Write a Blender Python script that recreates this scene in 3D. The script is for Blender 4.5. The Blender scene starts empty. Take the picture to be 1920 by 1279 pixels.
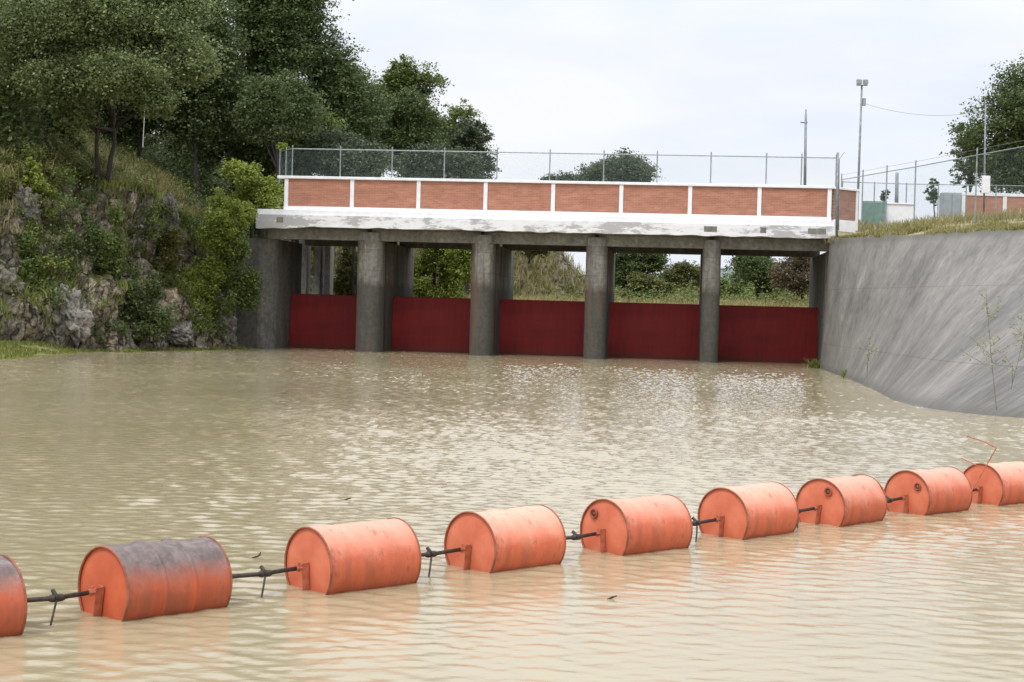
import bpy, math, random
import numpy as np
from mathutils import Vector, Matrix, noise as mnoise

random.seed(7)
RNG = np.random.default_rng(11)
R = math.radians
scene = bpy.context.scene
COL = scene.collection

# ------------------------------------------------------------------ camera
F_PX = 3000.0                     # focal length in photograph pixels (1920 wide)
CAM = Vector((0, 0, 2.05))        # eye height above the water
ROLL = math.atan(0.0272)
PITCH = math.atan(59.5 / F_PX)
_F = Vector((0, math.cos(PITCH), -math.sin(PITCH)))
_U = Vector((0, math.sin(PITCH), math.cos(PITCH)))
_R = Vector((1, 0, 0))
CR = _R * math.cos(ROLL) + _U * math.sin(ROLL)
CU = -_R * math.sin(ROLL) + _U * math.cos(ROLL)
cam_d = bpy.data.cameras.new('camera')
cam_d.sensor_width = 36
cam_d.lens = 36 * F_PX / 1920
cam_d.clip_start = 0.1
cam_d.clip_end = 6000
cam = bpy.data.objects.new('camera', cam_d)
COL.objects.link(cam)
cam.matrix_world = Matrix(((CR.x, CU.x, -_F.x, CAM.x), (CR.y, CU.y, -_F.y, CAM.y),
                           (CR.z, CU.z, -_F.z, CAM.z), (0, 0, 0, 1)))
scene.camera = cam

# ------------------------------------------------------------------ sky, sun, exposure
SUN_EL, SUN_AZ = R(58), R(-150)      # high, behind the camera and to the left; azimuth clockwise from +Y
world = bpy.data.worlds.new('World')
scene.world = world
world.use_nodes = True
nt = world.node_tree
nt.nodes.clear()
def N(tree, kind, **kw):
    n = tree.nodes.new(kind)
    for k, v in kw.items():
        setattr(n, k, v)
    return n
w_out = N(nt, 'ShaderNodeOutputWorld')
w_sky = N(nt, 'ShaderNodeTexSky', sky_type='NISHITA', sun_disc=False)
w_sky.sun_elevation = SUN_EL
w_sky.sun_rotation = SUN_AZ
w_bg = N(nt, 'ShaderNodeBackground'); w_bg.inputs['Strength'].default_value = 0.1
w_cl = N(nt, 'ShaderNodeBackground'); w_cl.inputs['Strength'].default_value = 0.97
w_tc = N(nt, 'ShaderNodeTexCoord')
w_map = N(nt, 'ShaderNodeMapping'); w_map.inputs['Scale'].default_value = (1.6, 1.6, 5.0)
w_n = N(nt, 'ShaderNodeTexNoise'); w_n.inputs['Scale'].default_value = 2.2; w_n.inputs['Detail'].default_value = 6
w_r = N(nt, 'ShaderNodeValToRGB')
w_r.color_ramp.elements[0].position = 0.38; w_r.color_ramp.elements[0].color = (0.78, 0.84, 0.96, 1)
w_r.color_ramp.elements[1].position = 0.62; w_r.color_ramp.elements[1].color = (0.955, 0.965, 1.0, 1)
w_mx = N(nt, 'ShaderNodeMixShader'); w_mx.inputs['Fac'].default_value = 0.93
L = nt.links.new
L(w_tc.outputs['Generated'], w_map.inputs['Vector']); L(w_map.outputs['Vector'], w_n.inputs['Vector'])
L(w_n.outputs['Fac'], w_r.inputs['Fac']); L(w_r.outputs['Color'], w_cl.inputs['Color'])
# an overcast sky is brighter overhead than along the horizon
w_sp = N(nt, 'ShaderNodeSeparateXYZ'); L(w_tc.outputs['Generated'], w_sp.inputs[0])
w_el = N(nt, 'ShaderNodeMapRange'); w_el.inputs[1].default_value = 0.16; w_el.inputs[2].default_value = 0.75
w_el.inputs[3].default_value = 0.97; w_el.inputs[4].default_value = 2.1
L(w_sp.outputs['Z'], w_el.inputs[0]); L(w_el.outputs[0], w_cl.inputs['Strength'])
L(w_sky.outputs['Color'], w_bg.inputs['Color'])
L(w_bg.outputs[0], w_mx.inputs[1]); L(w_cl.outputs[0], w_mx.inputs[2]); L(w_mx.outputs[0], w_out.inputs['Surface'])

sun_d = bpy.data.lights.new('sun', 'SUN')
sun_d.energy = 1.5
sun_d.angle = R(14)
sun_d.color = (1.0, 0.96, 0.9)
sun = bpy.data.objects.new('sun', sun_d)
COL.objects.link(sun)
_sd = Vector((math.sin(SUN_AZ) * math.cos(SUN_EL), math.cos(SUN_AZ) * math.cos(SUN_EL), math.sin(SUN_EL)))
sun.rotation_euler = _sd.to_track_quat('Z', 'Y').to_euler()
sun.location = (-20, -20, 60)

vs = scene.view_settings
scene.display_settings.display_device = 'sRGB'
vs.view_transform = 'Standard'
vs.look = 'None'
vs.exposure = 0.12
vs.gamma = 1.0
vs.use_curve_mapping = False
scene.cycles.max_bounces = 7
scene.cycles.diffuse_bounces = 3
scene.cycles.glossy_bounces = 3
scene.cycles.transmission_bounces = 3
scene.cycles.caustics_reflective = False
scene.cycles.caustics_refractive = False

# ------------------------------------------------------------------ from photograph to place
def ray(px, py):
    return _F + CR * ((px - 960) / F_PX) - CU * ((py - 639.5) / F_PX)
def at(px, py, Y):
    d = ray(px, py); return CAM + d * (Y / d.y)
def on_level(px, py, z=0.0):
    d = ray(px, py); return CAM + d * ((z - CAM.z) / d.z)
TH = math.atan(313 / F_PX)                       # how far the bridge is turned
BU = Vector((math.cos(TH), -math.sin(TH), 0)); BN = Vector((math.sin(TH), math.cos(TH), 0))
BO = Vector((8.44, 68.4, 0))
def br(px, py, t):
    d = ray(px, py)
    p = CAM + d * ((t - (CAM - BO).dot(BN)) / d.dot(BN))
    return (p - BO).dot(BU), p.z
def b2w(s, t, h):
    return BO + BU * s + BN * t + Vector((0, 0, h))

# ------------------------------------------------------------------ object helpers
def tag(o, label=None, cat=None, group=None, kind=None):
    if label: o['label'] = label
    if cat: o['category'] = cat
    if group: o['group'] = group
    if kind: o['kind'] = kind
    return o
def thing(name, label, cat, loc=(0, 0, 0), rz=0.0, group=None):
    o = bpy.data.objects.new(name, None)
    o.empty_display_size = 0.3
    COL.objects.link(o)
    o.location = loc
    o.rotation_euler = (0, 0, rz)
    return tag(o, label, cat, group)
def link(name, me, mat, parent=None, smooth=False):
    me.name = name
    if mat:
        for m in (mat if isinstance(mat, (list, tuple)) else [mat]):
            me.materials.append(m)
    if smooth:
        me.polygons.foreach_set('use_smooth', [True] * len(me.polygons))
    o = bpy.data.objects.new(name, me)
    COL.objects.link(o)
    if parent: o.parent = parent
    return o
def np_mesh(V, Fq):
    """vertices (n,3) and faces (m,k) as numpy arrays"""
    me = bpy.data.meshes.new('m')
    V = np.asarray(V, dtype=np.float32); Fq = np.asarray(Fq, dtype=np.int32)
    k = Fq.shape[1]
    me.vertices.add(len(V)); me.vertices.foreach_set('co', V.ravel())
    me.loops.add(Fq.size); me.loops.foreach_set('vertex_index', Fq.ravel())
    me.polygons.add(len(Fq)); me.polygons.foreach_set('loop_start', np.arange(0, Fq.size, k, dtype=np.int32))
    me.update(calc_edges=True); me.validate()
    return me
def grid_faces(nr, nc):
    i = np.arange(nr - 1)[:, None] * nc + np.arange(nc - 1)[None, :]
    return np.stack([i, i + 1, i + nc + 1, i + nc], -1).reshape(-1, 4)

class MB:
    def __init__(self): self.v = []; self.f = []
    def add(self, vs, fs):
        b = len(self.v); self.v += [tuple(p) for p in vs]; self.f += [tuple(i + b for i in f) for f in fs]; return self
    def box(self, x0, x1, y0, y1, z0, z1, bev=0.0):
        if bev <= 0:
            return self.add([(x0,y0,z0),(x1,y0,z0),(x1,y1,z0),(x0,y1,z0),(x0,y0,z1),(x1,y0,z1),(x1,y1,z1),(x0,y1,z1)],
                [(0,3,2,1),(4,5,6,7),(0,1,5,4),(1,2,6,5),(2,3,7,6),(3,0,4,7)])
        b = bev
        rings = []
        for z, i in ((z0, b), (z0 + b, 0), (z1 - b, 0), (z1, b)):
            X0, X1, Y0, Y1 = x0 + i, x1 - i, y0 + i, y1 - i
            rings.append([(X0+b,Y0,z),(X1-b,Y0,z),(X1,Y0+b,z),(X1,Y1-b,z),(X1-b,Y1,z),(X0+b,Y1,z),(X0,Y1-b,z),(X0,Y0+b,z)])
        vs = [p for r in rings for p in r]
        fs = [tuple(range(7, -1, -1)), tuple(range(24, 32))]
        for k in range(3):
            for i in range(8):
                j = (i + 1) % 8
                fs.append((k*8+i, k*8+j, k*8+8+j, k*8+8+i))
        return self.add(vs, fs)
    def tube(self, pts, rad, seg=8, cap=True):
        pts = [Vector(p) for p in pts]
        if not isinstance(rad, (list, tuple)): rad = [rad] * len(pts)
        vs = []; up = None
        for i, p in enumerate(pts):
            d = (pts[min(i+1, len(pts)-1)] - pts[max(i-1, 0)]).normalized()
            if up is None:
                up = Vector((0, 0, 1)) if abs(d.z) < 0.9 else Vector((1, 0, 0))
            a = d.cross(up).normalized(); up = a.cross(d).normalized()
            for k in range(seg):
                t = 2 * math.pi * k / seg
                vs.append(p + (a * math.cos(t) + up * math.sin(t)) * rad[i])
        fs = []
        for i in range(len(pts) - 1):
            for k in range(seg):
                j = (k + 1) % seg
                fs.append((i*seg+k, i*seg+j, (i+1)*seg+j, (i+1)*seg+k))
        if cap:
            fs.append(tuple(range(seg - 1, -1, -1)))
            fs.append(tuple((len(pts)-1)*seg + k for k in range(seg)))
        return self.add(vs, fs)
    def prism(self, poly, z0, z1):
        n = len(poly)
        vs = [(x, y, z0) for x, y in poly] + [(x, y, z1) for x, y in poly]
        fs = [tuple(range(n - 1, -1, -1)), tuple(range(n, 2 * n))]
        fs += [(i, (i+1) % n, n + (i+1) % n, n + i) for i in range(n)]
        return self.add(vs, fs)
    def lathe_x(self, prof, seg=40):
        """profile of (x, r) turned round the local X axis"""
        vs = []; fs = []
        for x, r in prof:
            for k in range(seg):
                t = 2 * math.pi * k / seg
                vs.append((x, r * math.cos(t), r * math.sin(t)))
        for i in range(len(prof) - 1):
            for k in range(seg):
                j = (k + 1) % seg
                fs.append((i*seg+k, (i+1)*seg+k, (i+1)*seg+j, i*seg+j))
        return self.add(vs, fs)
    def build(self, name, mat, parent=None, off=None, smooth=False):
        me = bpy.data.meshes.new(name)
        vs = self.v if off is None else [(a-off[0], b-off[1], c-off[2]) for a, b, c in self.v]
        me.from_pydata(vs, [], self.f); me.update()
        return link(name, me, mat, parent, smooth)

# ------------------------------------------------------------------ materials
def new_mat(name):
    m = bpy.data.materials.new(name); m.use_nodes = True
    t = m.node_tree
    return m, t, t.nodes['Principled BSDF'], t.links.new
def ramp(t, stops):
    r = N(t, 'ShaderNodeValToRGB')
    e = r.color_ramp.elements
    while len(e) < len(stops): e.new(0.5)
    for i, (p, c) in enumerate(stops):
        e[i].position = p; e[i].color = (*c, 1) if len(c) == 3 else c
    return r
def tex(t, l, scale=5.0, detail=6, rough=0.6, coord='Object', stretch=None, kind='ShaderNodeTexNoise'):
    tc = N(t, 'ShaderNodeTexCoord')
    n = N(t, kind)
    n.inputs['Scale'].default_value = scale
    if kind == 'ShaderNodeTexNoise':
        n.inputs['Detail'].default_value = detail; n.inputs['Roughness'].default_value = rough
    if stretch:
        mp = N(t, 'ShaderNodeMapping'); mp.inputs['Scale'].default_value = stretch
        l(tc.outputs[coord], mp.inputs['Vector']); l(mp.outputs['Vector'], n.inputs['Vector'])
    else:
        l(tc.outputs[coord], n.inputs['Vector'])
    return n
def mixc(t, l, fac, a, b, mode='MIX'):
    m = N(t, 'ShaderNodeMix', data_type='RGBA', blend_type=mode)
    for sock, v in ((m.inputs[0], fac), (m.inputs[6], a), (m.inputs[7], b)):
        if hasattr(v, 'is_output'): l(v, sock)
        elif isinstance(v, (int, float)): sock.default_value = v
        else: sock.default_value = (*v, 1)
    return m.outputs[2]
def bump(t, l, b, h, strength=0.4, dist=0.02):
    n = N(t, 'ShaderNodeBump'); n.inputs['Strength'].default_value = strength; n.inputs['Distance'].default_value = dist
    l(h, n.inputs['Height']); l(n.outputs['Normal'], b.inputs['Normal'])
def simple(name, c1, c2, scale=6, rough=0.8, bmp=0.2, dist=0.01, metal=0.0, stretch=None, lo=0.35, hi=0.65, detail=6):
    m, t, b, l = new_mat(name)
    n = tex(t, l, scale, detail, stretch=stretch)
    r = ramp(t, [(lo, c1), (hi, c2)])
    l(n.outputs['Fac'], r.inputs['Fac']); l(r.outputs['Color'], b.inputs['Base Color'])
    b.inputs['Roughness'].default_value = rough; b.inputs['Metallic'].default_value = metal
    if bmp: bump(t, l, b, n.outputs['Fac'], bmp, dist)
    return m
def leaf_mat(name, dark, mid, light, trans=0.35):
    m, t, b, l = new_mat(name)
    g = N(t, 'ShaderNodeNewGeometry')
    n = tex(t, l, 0.7, 3)
    add = N(t, 'ShaderNodeMath', operation='MULTIPLY_ADD'); add.inputs[1].default_value = 0.55
    sub = N(t, 'ShaderNodeMath', operation='MULTIPLY'); sub.inputs[1].default_value = 0.55
    l(g.outputs['Random Per Island'], add.inputs[0]); l(n.outputs['Fac'], sub.inputs[0]); l(sub.outputs[0], add.inputs[2])
    r = ramp(t, [(0.12, dark), (0.52, mid), (0.95, light)])
    l(add.outputs[0], r.inputs['Fac']); l(r.outputs['Color'], b.inputs['Base Color'])
    b.inputs['Roughness'].default_value = 0.55
    b.inputs['Specular IOR Level'].default_value = 0.35
    tr = N(t, 'ShaderNodeBsdfTranslucent'); l(r.outputs['Color'], tr.inputs['Color'])
    mx = N(t, 'ShaderNodeMixShader'); mx.inputs['Fac'].default_value = trans
    l(b.outputs[0], mx.inputs[1]); l(tr.outputs[0], mx.inputs[2])
    l(mx.outputs[0], t.nodes['Material Output'].inputs['Surface'])
    return m

M = {}
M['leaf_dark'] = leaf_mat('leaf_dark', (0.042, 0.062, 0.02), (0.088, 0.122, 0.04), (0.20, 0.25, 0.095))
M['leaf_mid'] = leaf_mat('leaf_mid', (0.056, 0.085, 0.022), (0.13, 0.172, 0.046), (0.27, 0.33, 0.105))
M['leaf_grey'] = leaf_mat('leaf_grey', (0.042, 0.058, 0.032), (0.085, 0.108, 0.06), (0.19, 0.22, 0.125))
M['leaf_grey2'] = leaf_mat('leaf_grey_green', (0.066, 0.09, 0.032), (0.155, 0.195, 0.075), (0.32, 0.375, 0.16))
M['leaf_bright'] = leaf_mat('leaf_bright', (0.11, 0.15, 0.02), (0.25, 0.31, 0.055), (0.48, 0.52, 0.14))
M['leaf_pale'] = leaf_mat('leaf_pale', (0.16, 0.18, 0.08), (0.27, 0.3, 0.14), (0.42, 0.44, 0.22))
M['leaf_olive'] = leaf_mat('leaf_olive', (0.06, 0.07, 0.018), (0.12, 0.13, 0.035), (0.24, 0.22, 0.07))
M['leaf_brown'] = leaf_mat('leaf_brown', (0.06, 0.045, 0.025), (0.12, 0.09, 0.05), (0.22, 0.17, 0.1))
M['grass_dry'] = leaf_mat('grass_dry', (0.15, 0.13, 0.05), (0.29, 0.25, 0.105), (0.47, 0.40, 0.20))
M['grass_green'] = leaf_mat('grass_green', (0.07, 0.1, 0.015), (0.16, 0.19, 0.035), (0.32, 0.33, 0.09))
M['grass_verge'] = leaf_mat('grass_verge', (0.12, 0.125, 0.035), (0.27, 0.245, 0.09), (0.48, 0.41, 0.20))
M['bark'] = simple('bark', (0.02, 0.016, 0.012), (0.06, 0.05, 0.04), 9, 0.9, 0.6, 0.03, stretch=(1, 1, 0.25))
M['bark_pale'] = simple('bark_pale', (0.12, 0.10, 0.08), (0.25, 0.22, 0.18), 9, 0.9, 0.4, 0.02)
M['steel'] = simple('steel', (0.16, 0.17, 0.175), (0.3, 0.31, 0.32), 8, 0.55, 0.05, metal=0.3)
M['steel_dark'] = simple('steel_dark', (0.025, 0.02, 0.018), (0.07, 0.05, 0.04), 25, 0.6, 0.3, 0.004, metal=0.3)
M['galv'] = simple('galv', (0.20, 0.23, 0.23), (0.34, 0.37, 0.37), 6, 0.5, 0.05, metal=0.2)
M['white'] = simple('white', (0.74, 0.74, 0.75), (0.86, 0.86, 0.87), 3, 0.75, 0.1, 0.004)
M['wire'] = simple('wire', (0.2, 0.28, 0.26), (0.3, 0.38, 0.36), 3, 0.6, 0)

# ------------------------------------------------------------------ water
def smooth(x): x = np.clip(x, 0, 1); return x * x * (3 - 2 * x)
def make_water():
    m, t, b, l = new_mat('muddy_water')
    n = tex(t, l, 0.09, 4)
    r = ramp(t, [(0.35, (0.325, 0.268, 0.158)), (0.65, (0.375, 0.318, 0.202))])
    l(n.outputs['Fac'], r.inputs['Fac']); l(r.outputs['Color'], b.inputs['Base Color'])
    b.inputs['Roughness'].default_value = 0.05
    b.inputs['IOR'].default_value = 1.33
    n2 = tex(t, l, 15.0, 4, 0.6, stretch=(0.75, 1.2, 1))
    bump(t, l, b, n2.outputs['Fac'], 0.5, 0.006)
    # one rectangular sheet, finer where the water is near
    ys = [-30.0, -20, -10, -4, 0, 3, 5]
    while ys[-1] < 77: ys.append(ys[-1] + max(0.032, 0.0025 * ys[-1]))
    ys = np.array(ys)
    xs = [0.0]
    while xs[-1] < 26: xs.append(xs[-1] + 0.036 + 0.0032 * xs[-1])
    xs = xs + [30, 38, 50, 70, 95]
    xs = np.array([-x for x in xs[:0:-1]] + xs)
    X, Y = np.meshgrid(xs, ys)
    rng = np.random.default_rng(3)
    Z = np.zeros_like(X)
    # gusts: patches of rougher and calmer water
    G = 0.64 + 0.10 * np.sin(0.21 * X + 0.11 * Y + 1.0) + 0.11 * np.sin(0.13 * X - 0.23 * Y + 0.4) + 0.08 * np.sin(0.5 * X + 0.34 * Y)
    G = np.clip(G, 0.3, 1.1) * (1 - 0.5 * smooth((-1.0 - X - 0.02 * Y) / 4.0) * np.interp(Y, [10, 14, 38, 52], [0, 1, 1, 0])) * np.interp(Y, [7, 12, 16, 30, 70], [0.5, 0.65, 1.0, 1.45, 1.8])
    for i in range(84):
        lam = 0.08 * (0.36 / 0.08) ** (rng.random() ** 1.4)
        k = 2 * math.pi / lam
        a = R(76) + rng.normal() * R(38)
        sl = 0.031 if lam < 0.33 else 0.016
        ph = rng.random() * 6.283
        # long waves wander so that crests break up
        wob = 0.6 * np.sin(0.9 * X * math.sin(a + 1) + 0.7 * Y * math.cos(a) + ph * 2)
        Z += sl / k * np.sin(k * (X * math.cos(a) + Y * math.sin(a)) + ph + wob)
    fade = np.clip((Y - 2) / 4, 0, 1) * np.clip((27 - np.abs(X)) / 3, 0, 1)
    Z = Z * G * fade
    me = np_mesh(np.stack([X, Y, Z], -1).reshape(-1, 3), grid_faces(len(ys), len(xs)))
    o = link('water', me, m, smooth=True)
    tag(o, kind='structure')
make_water()

# ------------------------------------------------------------------ terrain
ND = np.array([-0.75, 0.66]); CD = np.array([0.66, 0.75]); 
SH = np.array([(-90, 22), (-60, 35), (-40, 44), (-28, 50.5), (-22.5, 54.5), (-18.8, 57.6), (-15.7, 61.2), (-14.3, 64.6), (-12.9, 67.4), (-11.9, 69.8),
               (-11.4, 72.2), (-10.9, 80), (-8, 92), (-2, 106), (6, 119), (16, 135), (34, 160), (70, 205)], float)
SHc = SH @ CD; SHd = SH @ ND
def shore(c): return np.interp(c, SHc, SHd)
def hill_h(c, d):
    """height over the water d metres inland from the left shore"""
    rim = np.interp(c, [-60, 20, 30, 36, 41, 44, 47, 52, 60, 72, 88, 96, 101, 110, 120], [8, 7.5, 6.9, 6.7, 5.9, 5.3, 5.4, 5.6, 5.6, 6.6, 7.4, 7.0, 3.0, 2.0, 1.8])
    wd = np.interp(c, [0, 30, 42, 50, 60, 80, 120], [3.2, 3.0, 2.4, 3, 4.5, 5.5, 5.0])
    sl = np.interp(c, [20, 40, 48, 55, 75, 100], [0.5, 0.5, 0.46, 0.38, 0.25, 0.12])
    x = np.clip(d / wd, -1, 1)
    h = rim * np.where(x > 0, np.power(np.abs(x), 0.85), x * 0.35)
    h = h + sl * np.clip(d - wd, 0, 16) + 0.4 * sl * np.clip(d - wd - 16, 0, 40)
    return h
def hill_at(x, y):
    p = np.array([x, y]); c = p @ CD
    return float(hill_h(c, p @ ND - shore(c)))

def make_hillside():
    cs = np.concatenate([np.arange(-45, 18, 1.2), np.arange(18, 49, 0.13), np.arange(49, 128, 0.7)])
    ds = np.concatenate([[-1.6, -0.8], np.arange(-0.3, 5.2, 0.075), np.arange(5.3, 16, 0.4), np.arange(16.5, 70, 2.5)])
    C, D = np.meshgrid(cs, ds, indexing='ij')
    P = C[..., None] * CD + (D + shore(C))[..., None] * ND
    H = hill_h(C, D)
    V = np.concatenate([P, H[..., None]], -1).reshape(-1, 3)
    Dd = D.reshape(-1); Cc = C.reshape(-1)
    out = V.copy()
    rockw = smooth((7 - Dd) / 3.5) * smooth((Cc + 10) / 20)
    rockw = np.where(Cc > 49, rockw * 0.7, rockw)
    nrm = np.array([0.60, -0.55, 0.35])
    for i in range(len(V)):
        x, y, z = V[i]; w = rockw[i]
        g = mnoise.noise((x * 0.23, y * 0.23, 3)) * 0.5
        out[i, 2] += g * min(1, max(0, Dd[i] / 3))
        if w > 0.02 and Dd[i] > -0.5:
            q = Vector((x * 0.75 + z * 0.30, y * 0.75, z * 0.55 - x * 0.2))
            # tilted slabs and blocks: distance to cell borders plus ridges
            dd, _ = mnoise.voronoi(q)
            crack = min(dd[1] - dd[0], 0.45)
            q2 = Vector((x * 2.1, y * 2.1 + z * 0.6, z * 1.5))
            d2, _ = mnoise.voronoi(q2)
            crack2 = min(d2[1] - d2[0], 0.4)
            rg = mnoise.fractal(q * 0.7, 0.9, 2.1, 5)
            fin = mnoise.fractal(Vector((x * 3, y * 3, z * 2.4)), 0.8, 2.0, 3)
            a = 1.9 * crack + 0.85 * crack2 + 0.8 * rg + 0.24 * fin - 0.9
            out[i] += nrm * a * w
    me = np_mesh(out, grid_faces(len(cs), len(ds))[:, ::-1])
    m, t, b, l = new_mat('rock_and_moss')
    n1 = tex(t, l, 0.55, 7, 0.65); n2 = tex(t, l, 3.2, 8, 0.7); n3 = tex(t, l, 0.33, 5, 0.6, stretch=(1, 1, 0.7))
    rock = ramp(t, [(0.34, (0.065, 0.059, 0.049)), (0.45, (0.18, 0.166, 0.136)), (0.55, (0.33, 0.303, 0.25)), (0.66, (0.58, 0.54, 0.465))])
    l(n2.outputs['Fac'], rock.inputs['Fac'])
    wn = tex(t, l, 1.3, 3); tcv = N(t, 'ShaderNodeTexCoord'); va = N(t, 'ShaderNodeVectorMath', operation='MULTIPLY_ADD')
    va.inputs[1].default_value = (0.7, 0.7, 0.7); l(wn.outputs['Color'], va.inputs[0]); l(tcv.outputs['Object'], va.inputs[2])
    mpv = N(t, 'ShaderNodeMapping'); mpv.inputs['Scale'].default_value = (1.0, 1.0, 0.6); mpv.inputs['Rotation'].default_value = (0.3, 0.35, 0); l(va.outputs[0], mpv.inputs['Vector'])
    vor = N(t, 'ShaderNodeTexVoronoi', feature='DISTANCE_TO_EDGE'); vor.inputs['Scale'].default_value = 1.5; l(mpv.outputs[0], vor.inputs['Vector'])
    crk = ramp(t, [(0.015, (0.25, 0.24, 0.2)), (0.07, (1, 1, 1))]); l(vor.outputs['Distance'], crk.inputs['Fac'])
    warm = ramp(t, [(0.45, (0.97, 0.97, 0.95)), (0.66, (1.0, 0.87, 0.72))]); l(n3.outputs['Fac'], warm.inputs['Fac'])
    rk = mixc(t, l, 1.0, mixc(t, l, 1.0, rock.outputs['Color'], warm.outputs['Color'], 'MULTIPLY'), crk.outputs['Color'], 'MULTIPLY')
    moss = ramp(t, [(0.3, (0.035, 0.045, 0.012)), (0.7, (0.13, 0.125, 0.035))]); l(n2.outputs['Fac'], moss.inputs['Fac'])
    g = N(t, 'ShaderNodeNewGeometry'); sp = N(t, 'ShaderNodeSeparateXYZ'); l(g.outputs['Normal'], sp.inputs[0])
    ad = N(t, 'ShaderNodeMath', operation='MULTIPLY_ADD'); ad.inputs[1].default_value = 1.3
    l(n1.outputs['Fac'], ad.inputs[0]); l(sp.outputs['Z'], ad.inputs[2])
    mk = ramp(t, [(1.16 / 2, (0, 0, 0)), (1.38 / 2, (1, 1, 1))])
    hf = N(t, 'ShaderNodeMath', operation='MULTIPLY'); hf.inputs[1].default_value = 0.5
    l(ad.outputs[0], hf.inputs[0]); l(hf.outputs[0], mk.inputs['Fac'])
    l(mixc(t, l, mk.outputs['Color'], rk, moss.outputs['Color']), b.inputs['Base Color'])
    b.inputs['Roughness'].default_value = 0.95; b.inputs['Specular IOR Level'].default_value = 0.2
    bump(t, l, b, n2.outputs['Fac'], 1.0, 0.22)
    o = link('hillside', me, m)
    tag(o, kind='structure')
    return out.reshape(len(cs), len(ds), 3), cs, ds
HILL, HCS, HDS = make_hillside()
from mathutils.bvhtree import BVHTree
HBVH = BVHTree.FromPolygons([tuple(p) for p in HILL.reshape(-1, 3)], [tuple(int(i) for i in f) for f in grid_faces(len(HCS), len(HDS))])
def hill_hit(px, py):
    """the point of the hillside seen at a place in the photograph"""
    for k in range(60):
        r = HBVH.ray_cast(CAM, ray(px, py + 4 * k).normalized())
        if r[0]: return r[0]
def hill_pt(c, d):
    i = int(np.clip(np.searchsorted(HCS, c), 0, len(HCS) - 1)); j = int(np.clip(np.searchsorted(HDS, d), 0, len(HDS) - 1))
    return Vector(HILL[i, j])

# far ground rising slowly behind the gates, out to the horizon
def make_ground():
    xs = np.concatenate([[-1500, -500, -200, -90], np.arange(-50, 91, 5.0), [130, 200, 400, 900, 1500]])
    ys = np.concatenate([np.arange(77, 200, 4.0), [215, 240, 280, 350, 500, 900, 1700, 2600]])
    X, Y = np.meshgrid(xs, ys)
    Z = 1.9 + 0.018 * np.clip(Y - 77, 0, 130) + 0.004 * np.clip(Y - 207, 0, 3000)
    Z += 0.22 * np.sin(X * 0.21 + 1) * np.sin(Y * 0.15) * (Y < 300)
    Z[0, :] = -1.5
    me = np_mesh(np.stack([X, Y, Z], -1).reshape(-1, 3), grid_faces(len(ys), len(xs)))
    m = simple('field_soil', (0.16, 0.15, 0.06), (0.36, 0.32, 0.18), 0.3, 0.95, 0.3, 0.1)
    tag(link('ground', me, m, smooth=True), kind='structure')
    bed = MB().box(-120, 120, -40, 84, -3.2, -2.2)
    tag(bed.build('reservoir_bed', simple('mud', (0.12, 0.09, 0.05), (0.2, 0.15, 0.09), 1)), kind='structure')
    xs = np.linspace(-1400, 1600, 90); rows = []
    for x in xs:
        h = 20 + 15 * mnoise.noise((x * 0.0022, 0.3, 0)) + 7 * mnoise.noise((x * 0.011, 1.3, 0)) + 26 * math.exp(-((x - 230) / 160) ** 2)
        rows.append([(x, 1500, 4), (x, 1600, h * 0.62), (x, 1720, h), (x, 1900, h * 0.6), (x, 2100, 5)])
    me = np_mesh(np.array(rows).reshape(-1, 3), grid_faces(90, 5)[:, ::-1])
    tag(link('hills', me, simple('far_wood', (0.10, 0.14, 0.13), (0.16, 0.2, 0.19), 0.02, 0.95, 0), smooth=True), kind='structure')  # wooded hills, bluish haze of distance painted into their colour
make_ground()

# ------------------------------------------------------------------ right: warped concrete slope and the plateau above it
WB = [(13.35, 68.9), (12.5, 64.6), (11.9, 59.0), (11.3, 53.0), (10.4, 45.5), (9.75, 40.5), (9.75, 37.4), (10.3, 35.6), (11.6, 34.2), (15, 32.6), (24, 31), (45, 29)]
WT = [(13.5, 68.9), (13.1, 65.4), (13.9, 62.9), (15.2, 60.2), (16.8, 56.6), (18.6, 53), (20.6, 50), (23, 47.4), (26.5, 45), (31, 43), (40, 41), (60, 39)]
WTOP = 5.28
def spline(pts, n):
    P = np.array(pts, float); k = len(P); out = []
    for u in np.linspace(0, k - 1.0001, n):
        i = int(u); f = u - i
        p0, p1, p2, p3 = P[max(i-1, 0)], P[i], P[min(i+1, k-1)], P[min(i+2, k-1)]
        out.append(0.5 * (2*p1 + (p2-p0)*f + (2*p0-5*p1+4*p2-p3)*f*f + (3*p1-p0-3*p2+p3)*f**3))
    return np.array(out)
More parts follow.
